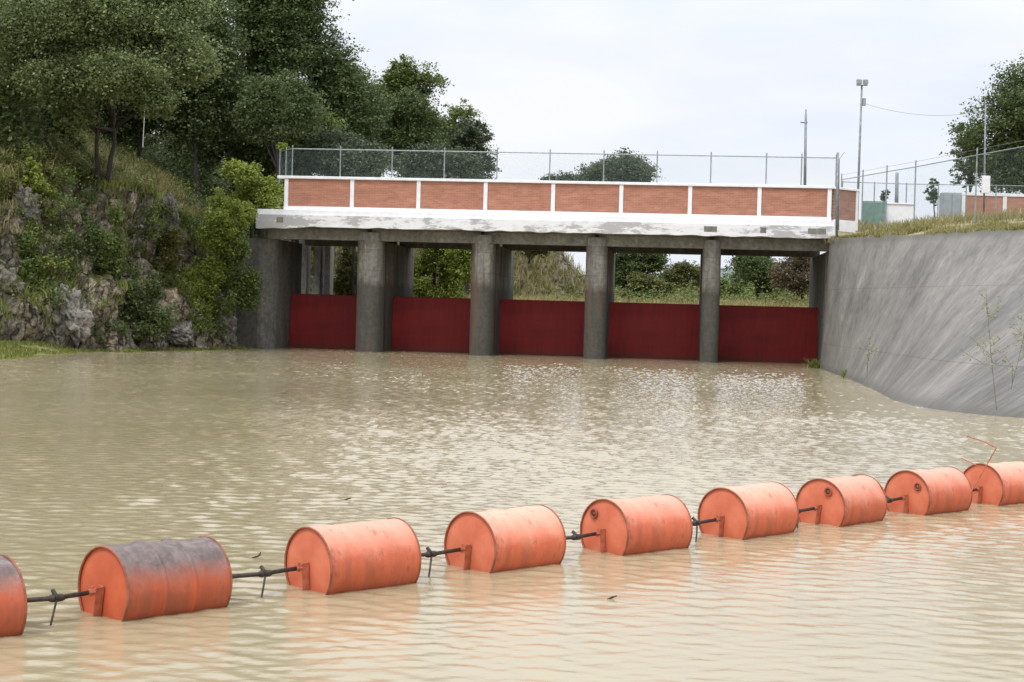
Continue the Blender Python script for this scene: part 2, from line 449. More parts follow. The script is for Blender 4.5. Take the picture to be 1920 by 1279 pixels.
def make_slope():
    n, k = 150, 40
    B = spline(WB, n); T = spline(WT, n)
    rows = []
    for i in range(n):
        r = []
        for j in range(k):
            v = j / (k - 1); h = -1.2 + v * (WTOP + 1.2)
            w = (h - 0) / WTOP
            p = B[i] + (T[i] - B[i]) * w
            z = h
            g = mnoise.noise((p[0] * 0.5, p[1] * 0.5, z * 0.5)) * 0.05
            if j == k - 1: z += 0.10 * mnoise.noise((i * 0.35, 2, 5)) + 0.05 * mnoise.noise((i * 1.4, 2, 5))
            r.append((p[0] - g, p[1] - g, z))
        rows.append(r)
    # thickness: a ledge running back from the top edge
    A = np.array(rows)
    back = A[:, -1, :] + np.concatenate([(T - B) / np.maximum(np.linalg.norm(T - B, axis=1), 0.5)[:, None] * 0.35, np.zeros((n, 1))], 1)
    back[:, 2] += 0.02
    A = np.concatenate([A, back[:, None, :]], 1)
    me = np_mesh(A.reshape(-1, 3), grid_faces(n, k + 1)[:, ::-1])
    uv = me.uv_layers.new(name='UVMap')
    arc = np.concatenate([[0], np.cumsum(np.linalg.norm(np.diff((B + T) / 2, axis=0), axis=1))])
    UV = np.zeros((n, k + 1, 2)); UV[..., 0] = arc[:, None]; UV[..., 1] = np.arange(k + 1)[None, :] / k * 6.5
    li = np.empty(len(me.loops), dtype=np.int32); me.loops.foreach_get('vertex_index', li)
    uv.data.foreach_set('uv', UV.reshape(-1, 2)[li].astype(np.float32).ravel())
    m, t, b, l = new_mat('weathered_concrete')
    a = tex(t, l, 1.0, 7, 0.65, coord='UV', stretch=(1.5, 0.3, 1)); c = tex(t, l, 1.0, 8, 0.7, coord='UV', stretch=(0.5, 0.35, 1))
    d = tex(t, l, 5.0, 9, 0.7, coord='UV', stretch=(1.4, 0.6, 1))
    r1 = ramp(t, [(0.25, (0.15, 0.141, 0.129)), (0.45, (0.182, 0.172, 0.157)), (0.62, (0.205, 0.194, 0.177)), (0.80, (0.30, 0.285, 0.255))])
    l(a.outputs['Fac'], r1.inputs['Fac'])
    r2 = ramp(t, [(0.33, (0.62, 0.62, 0.62)), (0.66, (1.25, 1.24, 1.22))]); l(c.outputs['Fac'], r2.inputs['Fac'])
    r3 = ramp(t, [(0.32, (0.72, 0.72, 0.72)), (0.6, (1.1, 1.1, 1.1))]); l(d.outputs['Fac'], r3.inputs['Fac'])
    x = mixc(t, l, 1.0, r1.outputs['Color'], r2.outputs['Color'], 'MULTIPLY')
    x = mixc(t, l, 1.0, x, r3.outputs['Color'], 'MULTIPLY')
    # construction joints
    tc = N(t, 'ShaderNodeTexCoord'); bk = N(t, 'ShaderNodeTexBrick')
    bk.offset = 0.0; bk.inputs['Scale'].default_value = 1; bk.inputs['Brick Width'].default_value = 6.0; bk.inputs['Row Height'].default_value = 2.15
    bk.inputs['Mortar Size'].default_value = 0.012; bk.inputs['Mortar Smooth'].default_value = 0.3
    bk.inputs['Color1'].default_value = bk.inputs['Color2'].default_value = (1, 1, 1, 1); bk.inputs['Mortar'].default_value = (0.62, 0.61, 0.6, 1)
    l(tc.outputs['UV'], bk.inputs['Vector'])
    x = mixc(t, l, 0.6, x, bk.outputs['Color'], 'MULTIPLY')
    # damp dark band just over the water, uneven
    sp = N(t, 'ShaderNodeSeparateXYZ'); l(tc.outputs['Object'], sp.inputs[0])
    ad = N(t, 'ShaderNodeMath', operation='MULTIPLY_ADD'); ad.inputs[1].default_value = -0.5; l(c.outputs['Fac'], ad.inputs[0]); l(sp.outputs['Z'], ad.inputs[2])
    mr = N(t, 'ShaderNodeMapRange'); l(ad.outputs[0], mr.inputs[0])
    mr.inputs[1].default_value = -0.20; mr.inputs[2].default_value = -0.02; mr.inputs[3].default_value = 0.55; mr.inputs[4].default_value = 0.0
    x = mixc(t, l, mr.outputs[0], x, (0.09, 0.085, 0.07))
    # weathered, mossy lip
    su = N(t, 'ShaderNodeSeparateXYZ'); l(tc.outputs['UV'], su.inputs[0])
    a2 = N(t, 'ShaderNodeMath', operation='MULTIPLY_ADD'); a2.inputs[1].default_value = 0.9; l(d.outputs['Fac'], a2.inputs[0]); l(su.outputs['Y'], a2.inputs[2])
    m2 = N(t, 'ShaderNodeMapRange'); l(a2.outputs[0], m2.inputs[0]); m2.inputs[1].default_value = 6.5; m2.inputs[2].default_value = 6.75; m2.inputs[4].default_value = 0.8
    x = mixc(t, l, m2.outputs[0], x, (0.10, 0.095, 0.075))
    # scattered dark lichen spots
    vo = tex(t, l, 1.0, 5, 0.6, coord='UV', stretch=(2.2, 1.3, 1)); rv = ramp(t, [(0.66, (0, 0, 0)), (0.74, (0.5, 0.5, 0.5))]); l(vo.outputs['Fac'], rv.inputs['Fac'])
    x = mixc(t, l, rv.outputs['Color'], x, (0.12, 0.12, 0.115))
    l(x, b.inputs['Base Color']); b.inputs['Roughness'].default_value = 0.9; b.inputs['Specular IOR Level'].default_value = 0.25
    bump(t, l, b, d.outputs['Fac'], 0.5, 0.03)
    o = link('retaining_wall', me, m, smooth=True)
    tag(o, 'curved sloping grey concrete wall with pale streaks beside the red gates', 'retaining wall')
    return T, B
WTc, WBc = make_slope()
def plateau_h(x, y):
    p = np.array([x, y]); d = np.min(np.linalg.norm(WTc - p, axis=1))
    return 5.22 + 0.75 * float(smooth(d / 4.0)) + 0.075 * max(0, d - 3) - 0.02 * max(0, d - 30)
def make_plateau():
    n = len(WTc); T = WTc
    tdir = (T - WBc) / np.maximum(np.linalg.norm(T - WBc, axis=1), 0.4)[:, None]
    rows = []
    ks = [0.3, 0.7, 1.2, 1.8, 2.6, 3.6, 5, 7, 10, 14, 20, 28]
    A = []
    # fan: from the wall's top edge back towards a far line
    far = np.stack([np.linspace(25.0, 110, n), np.linspace(110, 75, n)], 1)
    for f in [0.004, 0.012, 0.025, 0.05, 0.08, 0.12, 0.17, 0.23, 0.3, 0.4, 0.52, 0.68, 0.85, 1.0]:
        p = T + (far - T) * f + tdir * 0.25
        A.append(np.array([(q[0], q[1], plateau_h(q[0], q[1]) + 0.08 * mnoise.noise((q[0] * 0.6, q[1] * 0.6, 0))) for q in p]))
    A = np.stack(A, 0)
    me = np_mesh(A.reshape(-1, 3), grid_faces(len(A), n)[:, ::-1])
    m = simple('verge_earth', (0.15, 0.13, 0.05), (0.33, 0.28, 0.15), 0.9, 0.95, 0.4, 0.06)
    tag(link('verge', me, m, smooth=True), kind='structure')
    # earth flank that closes the plateau towards the channel behind the bridge
    fl = []
    for y in np.linspace(72.5, 114, 12):
        xo = 1.3 + 0.27 * (y - 72.5)
        fl.append([(12.9 + xo, y, -1), (13.2 + xo, y, 4.5), (14.3 + xo, y, plateau_h(14.3 + xo, y) + 0.02)])
    me = np_mesh(np.array(fl).reshape(-1, 3), grid_faces(12, 3))
    tag(link('channel_bank', me, m), kind='structure')
make_plateau()

# low grassy spit at the left shore
def make_spit():
    pts = []
    nx, ny = 40, 16
    for i in range(nx):
        for j in range(ny):
            x = -34 + 18.3 * i / (nx - 1); v = j / (ny - 1)
            yb = np.interp(x, [-34, -24, -19, -15.5, -13.5], [48, 54.5, 59, 62.6, 66])
            yf = np.interp(x, [-34, -20, -16.5, -15.4, -14.8], [34, 40, 44, 50, 62])
            yf += 1.6 * mnoise.noise((x * 0.5, 3, 0)) + 0.6 * mnoise.noise((x * 1.9, 5, 0))
            y = yf + (yb - yf) * v
            z = -0.14 + (0.42 * smooth(v * 2.5) + 0.05 + 0.08 * mnoise.noise((x * 0.8, y * 0.8, 1))) * smooth((-15.75 - x) / 2.2)
            pts.append((x, y, z))
    me = np_mesh(np.array(pts), grid_faces(nx, ny))
    tag(link('shore', me, simple('shore_earth', (0.12, 0.12, 0.03), (0.26, 0.23, 0.09), 1.1, 0.95, 0.4, 0.04), smooth=True), kind='structure')
make_spit()

# ------------------------------------------------------------------ the bridge over the gates
def conc(name, c1, c2, stain_z=None, dark=(0.05, 0.05, 0.045)):
    m, t, b, l = new_mat(name)
    n = tex(t, l, 1.3, 8, 0.7, stretch=(1, 1, 0.35)); n2 = tex(t, l, 6, 8, 0.7)
    r = ramp(t, [(0.35, c1), (0.65, c2)]); l(n.outputs['Fac'], r.inputs['Fac'])
    r2 = ramp(t, [(0.32, (0.55, 0.55, 0.53)), (0.66, (1.15, 1.13, 1.1))]); l(n2.outputs['Fac'], r2.inputs['Fac'])
    x = mixc(t, l, 1.0, r.outputs['Color'], r2.outputs['Color'], 'MULTIPLY')
    if stain_z is not None:      # tide mark left by the reservoir
        tc = N(t, 'ShaderNodeTexCoord'); sp = N(t, 'ShaderNodeSeparateXYZ'); l(tc.outputs['Object'], sp.inputs[0])
        ad = N(t, 'ShaderNodeMath', operation='MULTIPLY_ADD'); ad.inputs[1].default_value = 0.8; l(n.outputs['Fac'], ad.inputs[0]); l(sp.outputs['Z'], ad.inputs[2])
        mr = N(t, 'ShaderNodeMapRange'); mr.inputs[1].default_value = stain_z + 0.2; mr.inputs[2].default_value = stain_z + 0.55
        mr.inputs[3].default_value = 0.8; mr.inputs[4].default_value = 0.0
        l(ad.outputs[0], mr.inputs[0])
        dk = mixc(t, l, 0.5, dark, r2.outputs['Color'], 'MULTIPLY')
        x = mixc(t, l, mr.outputs[0], x, dk)
        # rust runs on the upper part
        n3 = tex(t, l, 2.2, 4, 0.5, stretch=(1, 1, 0.12)); r3 = ramp(t, [(0.52, (0, 0, 0)), (0.64, (0.7, 0.7, 0.7))]); l(n3.outputs['Fac'], r3.inputs['Fac'])
        x = mixc(t, l, r3.outputs['Color'], x, (0.13, 0.085, 0.06))
        n4 = tex(t, l, 1.6, 5, 0.6, stretch=(2.5, 2.5, 0.16)); r4 = ramp(t, [(0.55, (0, 0, 0)), (0.68, (0.75, 0.75, 0.75))]); l(n4.outputs['Fac'], r4.inputs['Fac'])
        x = mixc(t, l, r4.outputs['Color'], x, (0.06, 0.057, 0.05))
        # lift lines of the formwork
        wv = N(t, 'ShaderNodeMath', operation='FRACT'); wd = N(t, 'ShaderNodeMath', operation='MULTIPLY'); wd.inputs[1].default_value = 1.12; l(sp.outputs['Z'], wd.inputs[0]); l(wd.outputs[0], wv.inputs[0])
        wr_ = N(t, 'ShaderNodeMapRange'); l(wv.outputs[0], wr_.inputs[0]); wr_.inputs[1].default_value = 0.03; wr_.inputs[2].default_value = 0.06; wr_.inputs[3].default_value = 0.45; wr_.inputs[4].default_value = 0
        x = mixc(t, l, wr_.outputs[0], x, (0.10, 0.095, 0.085))
    l(x, b.inputs['Base Color']); b.inputs['Roughness'].default_value = 0.92; b.inputs['Specular IOR Level'].default_value = 0.25
    bump(t, l, b, n2.outputs['Fac'], 0.4, 0.02)
    return m
M['pier'] = conc('pier_concrete', (0.16, 0.15, 0.132), (0.29, 0.275, 0.245), 3.05, (0.062, 0.06, 0.052))
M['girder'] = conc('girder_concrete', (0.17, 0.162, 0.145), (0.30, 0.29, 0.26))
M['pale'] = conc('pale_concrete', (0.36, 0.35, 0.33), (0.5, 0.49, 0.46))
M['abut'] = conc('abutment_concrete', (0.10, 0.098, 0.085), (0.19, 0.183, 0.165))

def peel_white():
    m, t, b, l = new_mat('peeling_white_paint')
    n = tex(t, l, 1.2, 9, 0.75, stretch=(0.5, 1, 1.6)); n2 = tex(t, l, 0.12, 3)
    ad = N(t, 'ShaderNodeMath', operation='MULTIPLY_ADD'); ad.inputs[1].default_value = 0.5; l(n2.outputs['Fac'], ad.inputs[0]); l(n.outputs['Fac'], ad.inputs[2])
    r = ramp(t, [(0.60, (0.82, 0.82, 0.83)), (0.75, (0.72, 0.715, 0.71)), (0.79, (0.42, 0.415, 0.41))]); l(ad.outputs[0], r.inputs['Fac'])
    l(r.outputs['Color'], b.inputs['Base Color']); b.inputs['Roughness'].default_value = 0.8
    bump(t, l, b, n.outputs['Fac'], 0.3, 0.01)
    return m
M['peel'] = peel_white()

H_COP, H_PT, H_PB, H_BAND, H_STEP, H_FB, H_GB = 7.64, 7.50, 6.34, 6.14, 5.90, 5.40, 4.88
S_L = br(480, 400, -0.45)[0]; S_R = br(1566, 420, -0.45)[0]
P_L = br(533, 360, 0)[0]; P_R = br(1559, 380, 0)[0]
TG = 3.5                        # gates stand this far behind the pier noses
BR_RZ = -TH
bridge = thing('gate_bridge', 'concrete bridge over red sluice gates with peeling white deck edge', 'bridge', BO, BR_RZ)
# piers: centre from the nose in the photograph, own thickness
PIERS = []
for pxl, w in ((689, 1.10), (901, 0.98), (1115, 0.92), (1331, 0.76)):
    PIERS.append((br(pxl, 600, 0.3)[0], w))
def pier_poly(s, w, t0, t1):
    poly = []
    for k in range(13):
        a = math.pi + math.pi * k / 12
        poly.append((s + w / 2 * math.cos(a), t0 + w / 2 + w / 2 * math.sin(a)))
    poly += [(s + w / 2, t1), (s - w / 2, t1)]
    return poly
def deck_strip(bot_fn, z1, t0, t1, s0, s1, step=0.18):
    mb = MB(); n = int((s1 - s0) / step)
    vs = []; fs = []
    for i in range(n + 1):
        s = s0 + (s1 - s0) * i / n; zb = bot_fn(s)
        vs += [(s, t0, zb), (s, t0, z1), (s, t1, z1), (s, t1, zb)]
    for i in range(n):
        a = i * 4
        for k in range(4):
            j = (k + 1) % 4
            fs.append((a + k, a + 4 + k, a + 4 + j, a + j))
    fs += [(0, 1, 2, 3), tuple(n * 4 + k for k in (3, 2, 1, 0))]
    return mb.add(vs, [f[::-1] for f in fs])
deck_strip(lambda s: H_FB + 0.05 * mnoise.noise((s * 1.7, 0, 0)) + 0.05 * mnoise.noise((s * 0.4, 4, 0)) - (0.10 if s < S_L + 3 else 0.0) * smooth((S_L + 3 - s) / 3),
           H_STEP, -0.45, -0.05, S_L, S_R).build('deck_edge', M['peel'], bridge)
MB().box(S_L + 0.02, S_R - 0.02, -0.33, 8.0, H_STEP + 0.002, H_BAND - 0.002, 0.01).build('deck_ledge', M['white'], bridge)
MB().box(S_L + 0.1, S_R, -0.045, 8.0, H_FB - 0.02, H_STEP - 0.003).build('deck_slab', M['girder'], bridge)
edges = [S_L + 0.35] + [p[0] for p in PIERS] + [S_R + 0.15]
for i in range(5):
    a, b_ = edges[i] + (0.09 if i else 0), edges[i + 1] - 0.09
    MB().box(a, b_, 0.32, 0.72, H_GB, H_FB - 0.025, 0.012).build('girder', M['girder'], bridge)
    MB().box(a, b_, 7.3, 7.8, H_GB, H_FB - 0.025, 0.012).build('girder', M['girder'], bridge)
for s, w in PIERS:
    p = MB().prism(pier_poly(s, w, 0.0, 9.0), -2.2, H_GB - 0.004).build('pier', M['pier'], bridge)
    # bearing block at the head and steel guide rails of the stop-log slot
    MB().prism([(s - w * 0.42, 0.31), (s - w * 0.42, 0.14), (s - w * 0.2, 0.03), (s + w * 0.2, 0.03), (s + w * 0.42, 0.14), (s + w * 0.42, 0.31)], H_GB - 0.002, H_FB - 0.16).build('bearing_block', M['girder'], p)
    for sg in (-1, 1):
        MB().box(s + sg * (w / 2 + 0.015) - 0.02, s + sg * (w / 2 + 0.015) + 0.02, 1.2, 1.45, -0.5, H_GB - 0.01).build('guide_rail', M['steel_dark'], p)
# abutments
sA = br(545, 600, TG)[0]
sA0 = br(482, 600, 0.2)[0]
poly = [(sA0 - 2.0, 0.9), (sA0, 0.25)]
for k in range(7):
    a = -math.pi / 2 + math.pi / 2 * k / 6
    poly.append((sA - 0.7 + 0.7 * math.cos(a), 0.95 + 0.7 * math.sin(a)))
poly += [(sA, 5.4), (sA0 - 2.0, 5.4)]
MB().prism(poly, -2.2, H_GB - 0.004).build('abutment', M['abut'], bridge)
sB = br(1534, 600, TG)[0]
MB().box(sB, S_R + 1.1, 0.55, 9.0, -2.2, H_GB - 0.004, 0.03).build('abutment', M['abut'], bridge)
# drain holes and patches along the deck edge
for px, w, py in ((525, 0.30, 405), (1332, 0.55, 432), (1431, 0.25, 434), (1532, 0.75, 433)):
    s, h = br(px, py, -0.45)
    MB().box(s - w / 2, s + w / 2, -0.456, -0.40, 5.56, 5.80, 0.004).build('bare_patch', M['girder'], bridge)
# concrete wing pillars downstream, seen through the first opening
for px, w in ((569, 0.42), (597, 0.3), (615, 0.3)):
    s, h = br(px, 500, 8.6)
    MB().box(s - w / 2, s + w / 2, 8.4, 9.2, 0, 5.3, 0.02).build('rear_pillar', M['pale'], bridge)

# red gates
def gate_mat():
    m, t, b, l = new_mat('gate_red')
    n = tex(t, l, 1.1, 6, 0.6, stretch=(0.35, 1, 1.2)); n2 = tex(t, l, 3.0, 5, stretch=(2, 1, 0.2))
    r = ramp(t, [(0.3, (0.175, 0.010, 0.010)), (0.7, (0.27, 0.017, 0.015))]); l(n.outputs['Fac'], r.inputs['Fac'])
    r2 = ramp(t, [(0.35, (0.8, 0.8, 0.8)), (0.6, (1, 1, 1))]); l(n2.outputs['Fac'], r2.inputs['Fac'])
    gx = mixc(t, l, 1.0, r.outputs['Color'], r2.outputs['Color'], 'MULTIPLY')
    n4 = tex(t, l, 2.6, 7, 0.7, stretch=(1.4, 1, 0.35)); r4 = ramp(t, [(0.58, (0, 0, 0)), (0.72, (0.6, 0.6, 0.6))]); l(n4.outputs['Fac'], r4.inputs['Fac'])
    gx = mixc(t, l, r4.outputs['Color'], gx, (0.085, 0.022, 0.018))
    tc = N(t, 'ShaderNodeTexCoord'); sp = N(t, 'ShaderNodeSeparateXYZ'); l(tc.outputs['Object'], sp.inputs[0])
    ad = N(t, 'ShaderNodeMath', operation='MULTIPLY_ADD'); ad.inputs[1].default_value = 0.3; l(n4.outputs['Fac'], ad.inputs[0]); l(sp.outputs['Z'], ad.inputs[2])
    mr = N(t, 'ShaderNodeMapRange'); l(ad.outputs[0], mr.inputs[0]); mr.inputs[1].default_value = 0.25; mr.inputs[2].default_value = 0.55; mr.inputs[3].default_value = 0.6; mr.inputs[4].default_value = 0
    l(mixc(t, l, mr.outputs[0], gx, (0.07, 0.03, 0.022)), b.inputs['Base Color'])
    b.inputs['Roughness'].default_value = 0.6; b.inputs['Specular IOR Level'].default_value = 0.25; bump(t, l, b, n2.outputs['Fac'], 0.15, 0.01)
    return m
M['gate'] = gate_mat()
GH = 2.47
walls = [sA] + [x for s, w in PIERS for x in (s - w / 2, s + w / 2)] + [sB]
glabels = ['narrow red sluice gate between the dark left abutment and the widest pier',
           'red sluice gate second from the left, below the green bush behind the bridge',
           'middle red sluice gate below the pale grassy bank',
           'red sluice gate second from the right, between the two slimmest piers',
           'red sluice gate next to the sloping concrete wall']
for i in range(5):
    a, b_ = walls[2 * i] + 0.03, walls[2 * i + 1] - 0.03
    g = thing('sluice_gate', glabels[i], 'sluice gate', b2w((a + b_) / 2, TG, 0), BR_RZ, 'red sluice gates under the bridge')
    hw = (b_ - a) / 2
    # curved skin plate, convex to the water
    mb = MB(); n = 14; vs = []; fs = []
    for k in range(n + 1):
        h = -1.2 + (GH + 1.2) * k / n
        bow = 0.32 * (1 - ((h - 0.3) / 2.4) ** 2)
        vs += [(-hw, -bow, h), (hw, -bow, h), (-hw, -bow + 0.03, h), (hw, -bow + 0.03, h)]
    for k in range(n):
        q = 4 * k
        fs += [(q, q+1, q+5, q+4), (q+3, q+2, q+6, q+7), (q+2, q, q+4, q+6), (q+1, q+3, q+7, q+5)]
    q = 4 * n; fs += [(q, q+1, q+3, q+2), (0, 2, 3, 1)]
    mb.add(vs, fs).build('skin_plate', M['gate'], g, smooth=False)
    MB().box(-hw, hw, 0.10, 0.24, GH - 0.12, GH + 0.025, 0.01).build('top_beam', M['gate'], g)
    for s_ in (-hw * 0.6, hw * 0.6):
        MB().tube([(s_, 0.2, GH - 0.3), (s_, 4.5, 1.2)], 0.09, 8).build('gate_arm', M['gate'], g)

# parapet with brick panels
def brick_mat(name, c1, c2, mortar):
    m, t, b, l = new_mat(name)
    tc = N(t, 'ShaderNodeTexCoord'); sp = N(t, 'ShaderNodeSeparateXYZ'); cb = N(t, 'ShaderNodeCombineXYZ')
    l(tc.outputs['Object'], sp.inputs[0]); l(sp.outputs['X'], cb.inputs[0]); l(sp.outputs['Z'], cb.inputs[1])
    bk = N(t, 'ShaderNodeTexBrick'); bk.inputs['Scale'].default_value = 1
    bk.inputs['Brick Width'].default_value = 0.25; bk.inputs['Row Height'].default_value = 0.075; bk.inputs['Mortar Size'].default_value = 0.007
    bk.inputs['Color1'].default_value = (*c1, 1); bk.inputs['Color2'].default_value = (*c2, 1); bk.inputs['Mortar'].default_value = (*mortar, 1)
    l(cb.outputs[0], bk.inputs['Vector'])
    n = tex(t, l, 2.2, 6, 0.65, stretch=(0.6, 1, 1.6)); r = ramp(t, [(0.3, (0.78, 0.76, 0.74)), (0.7, (1.15, 1.12, 1.08))]); l(n.outputs['Fac'], r.inputs['Fac'])
    l(mixc(t, l, 1.0, bk.outputs['Color'], r.outputs['Color'], 'MULTIPLY'), b.inputs['Base Color'])
    b.inputs['Roughness'].default_value = 0.9; bump(t, l, b, bk.outputs['Fac'], -0.4, 0.008)
    return m
M['brick'] = brick_mat('clay_brick', (0.365, 0.155, 0.098), (0.44, 0.20, 0.132), (0.43, 0.25, 0.19))
M['brick_shaded'] = brick_mat('shaded_brick', (0.30, 0.16, 0.12), (0.36, 0.2, 0.16), (0.36, 0.26, 0.22))  # clay brick with the shade of the turned panel mixed into its colour
para = thing('parapet_wall', 'long brick parapet with white posts and coping on the bridge', 'wall', BO, BR_RZ)
pw = 0.17
posts = [P_L + pw / 2 + (P_R - P_L - pw) * k / 8 for k in range(9)]
for i, s in enumerate(posts):
    MB().box(s - pw / 2, s + pw / 2, 0.0, 0.26, H_PB - 0.02, H_PT + 0.02, 0.006).build('post', M['white'], para)
    if i < 8:
        MB().box(s + pw / 2 - 0.02, posts[i + 1] - pw / 2 + 0.02, 0.05, 0.22, H_PB - 0.01, H_PT + 0.01).build('brick_panel', M['brick'], para)
MB().box(P_L - 0.32, P_R + 0.10, -0.05, 0.33, H_PT + 0.022, H_COP, 0.012).build('coping', M['white'], para)
MB().box(P_L - 0.01, P_R + 0.01, -0.02, 0.28, H_BAND, H_PB - 0.022, 0.006).build('base_band', M['white'], para)
# end return: panel turned away, its shade put into the brick colour, then a white end post
sE = br(1602, 380, 1.2)[0]
ret = thing('end_wall', 'short shaded brick wall turned back at the right end of the bridge parapet', 'wall', b2w(P_R, 0.14, 0), BR_RZ + math.atan2(1.1, sE - P_R))
ln = math.hypot(1.1, sE - P_R)
MB().box(0.12, ln, -0.08, 0.09, H_PB - 0.1, H_PT + 0.02).build('brick_panel', M['brick_shaded'], ret)
MB().box(ln + 0.002, ln + 0.15, -0.11, 0.12, H_BAND - 0.3, H_PT + 0.02, 0.006).build('post', M['white'], ret)
MB().box(0.12, ln + 0.16, -0.13, 0.14, H_PT + 0.023, H_COP - 0.02, 0.01).build('coping', M['white'], ret)
MB().box(0.13, ln, -0.12, 0.13, H_BAND - 0.4, H_PB - 0.104, 0.006).build('base_band', M['white'], ret)

# chain-link builder along a polyline of (x, y, zground, height)
def chain_mesh(a, b_, z0a, z0b, z1a, z1b, cell=0.085, wr=0.0022):
    """crossing wires between two posts"""
    a = Vector(a); b_ = Vector(b_); ln = (b_ - a).length; d = (b_ - a) / ln
    mb = MB(); H = (z1a - z0a + z1b - z0b) / 2
    nrm = Vector((-d.y, d.x, 0))
    k = -H
    while k < ln:
        for sg in (1, -1):
            u0, v0, u1, v1 = k, 0.0, k + H, H
            if u0 < 0: v0 = -u0; u0 = 0
            if u1 > ln: v1 -= (u1 - ln); u1 = ln
            if v1 - v0 < 0.02: continue
            if sg < 0: v0, v1 = H - v0, H - v1
            def P(u, v):
                f = u / ln
                zz = (z0a + (z0b - z0a) * f) + v * ((z1a - z0a) * (1 - f) + (z1b - z0b) * f) / H
                return Vector((a.x + d.x * u, a.y + d.y * u, zz))
            p, q = P(u0, v0), P(u1, v1)
            w = Vector((0, 0, wr)); o_ = nrm * (0.003 * sg)
            mb.add([p - w + o_, p + w + o_, q + w + o_, q - w + o_], [(0, 1, 2, 3)])
        k += cell
    return mb

bf = thing('chain_link_fence', 'long low chain link fence standing on the brick parapet of the bridge', 'fence', BO, BR_RZ)
fpx = [548, 638, 735, 833, 932, 1031, 1132, 1232, 1333, 1437, 1503, 1568]
FT = 0.16; H_R = 8.84
fs_ = [br(p, 310, FT)[0] for p in fpx]
for s in fs_:
    MB().tube([(s, FT, H_COP - 0.01), (s, FT, H_R + 0.16)], 0.027, 8).build('post', M['galv'], bf)
MB().tube([(fs_[0], FT, H_R), (fs_[-1], FT, H_R)], 0.024, 8).build('top_rail', M['galv'], bf)
wm = MB()
for a, b_ in zip(fs_[:-1], fs_[1:]):
    c = chain_mesh((a, FT, 0), (b_, FT, 0), H_COP, H_COP, H_R, H_R, 0.075, 0.0015); wm.add(c.v, c.f)
wm.build('wire_mesh', M['wire'], bf)
# its return at the left end
bf2 = thing('fence_return', 'narrow chain link panel turned back at the left end of the bridge fence', 'fence', b2w(fs_[0], FT, 0), BR_RZ)
s2 = br(524, 300, 1.4)[0] - fs_[0]
for k in (0.5, 1.0):
    MB().tube([(s2 * k, 1.3 * k, H_COP - 0.2), (s2 * k, 1.3 * k, H_R + 0.14)], 0.027, 8).build('post', M['galv'], bf2)
MB().tube([(-0.03, 0.03, H_R), (s2, 1.3, H_R)], 0.024, 8).build('top_rail', M['galv'], bf2)
chain_mesh((-0.03, 0.03, 0), (s2, 1.3, 0), H_COP - 0.2, H_COP - 0.2, H_R, H_R, 0.075, 0.004).build('wire_mesh', M['wire'], bf2)

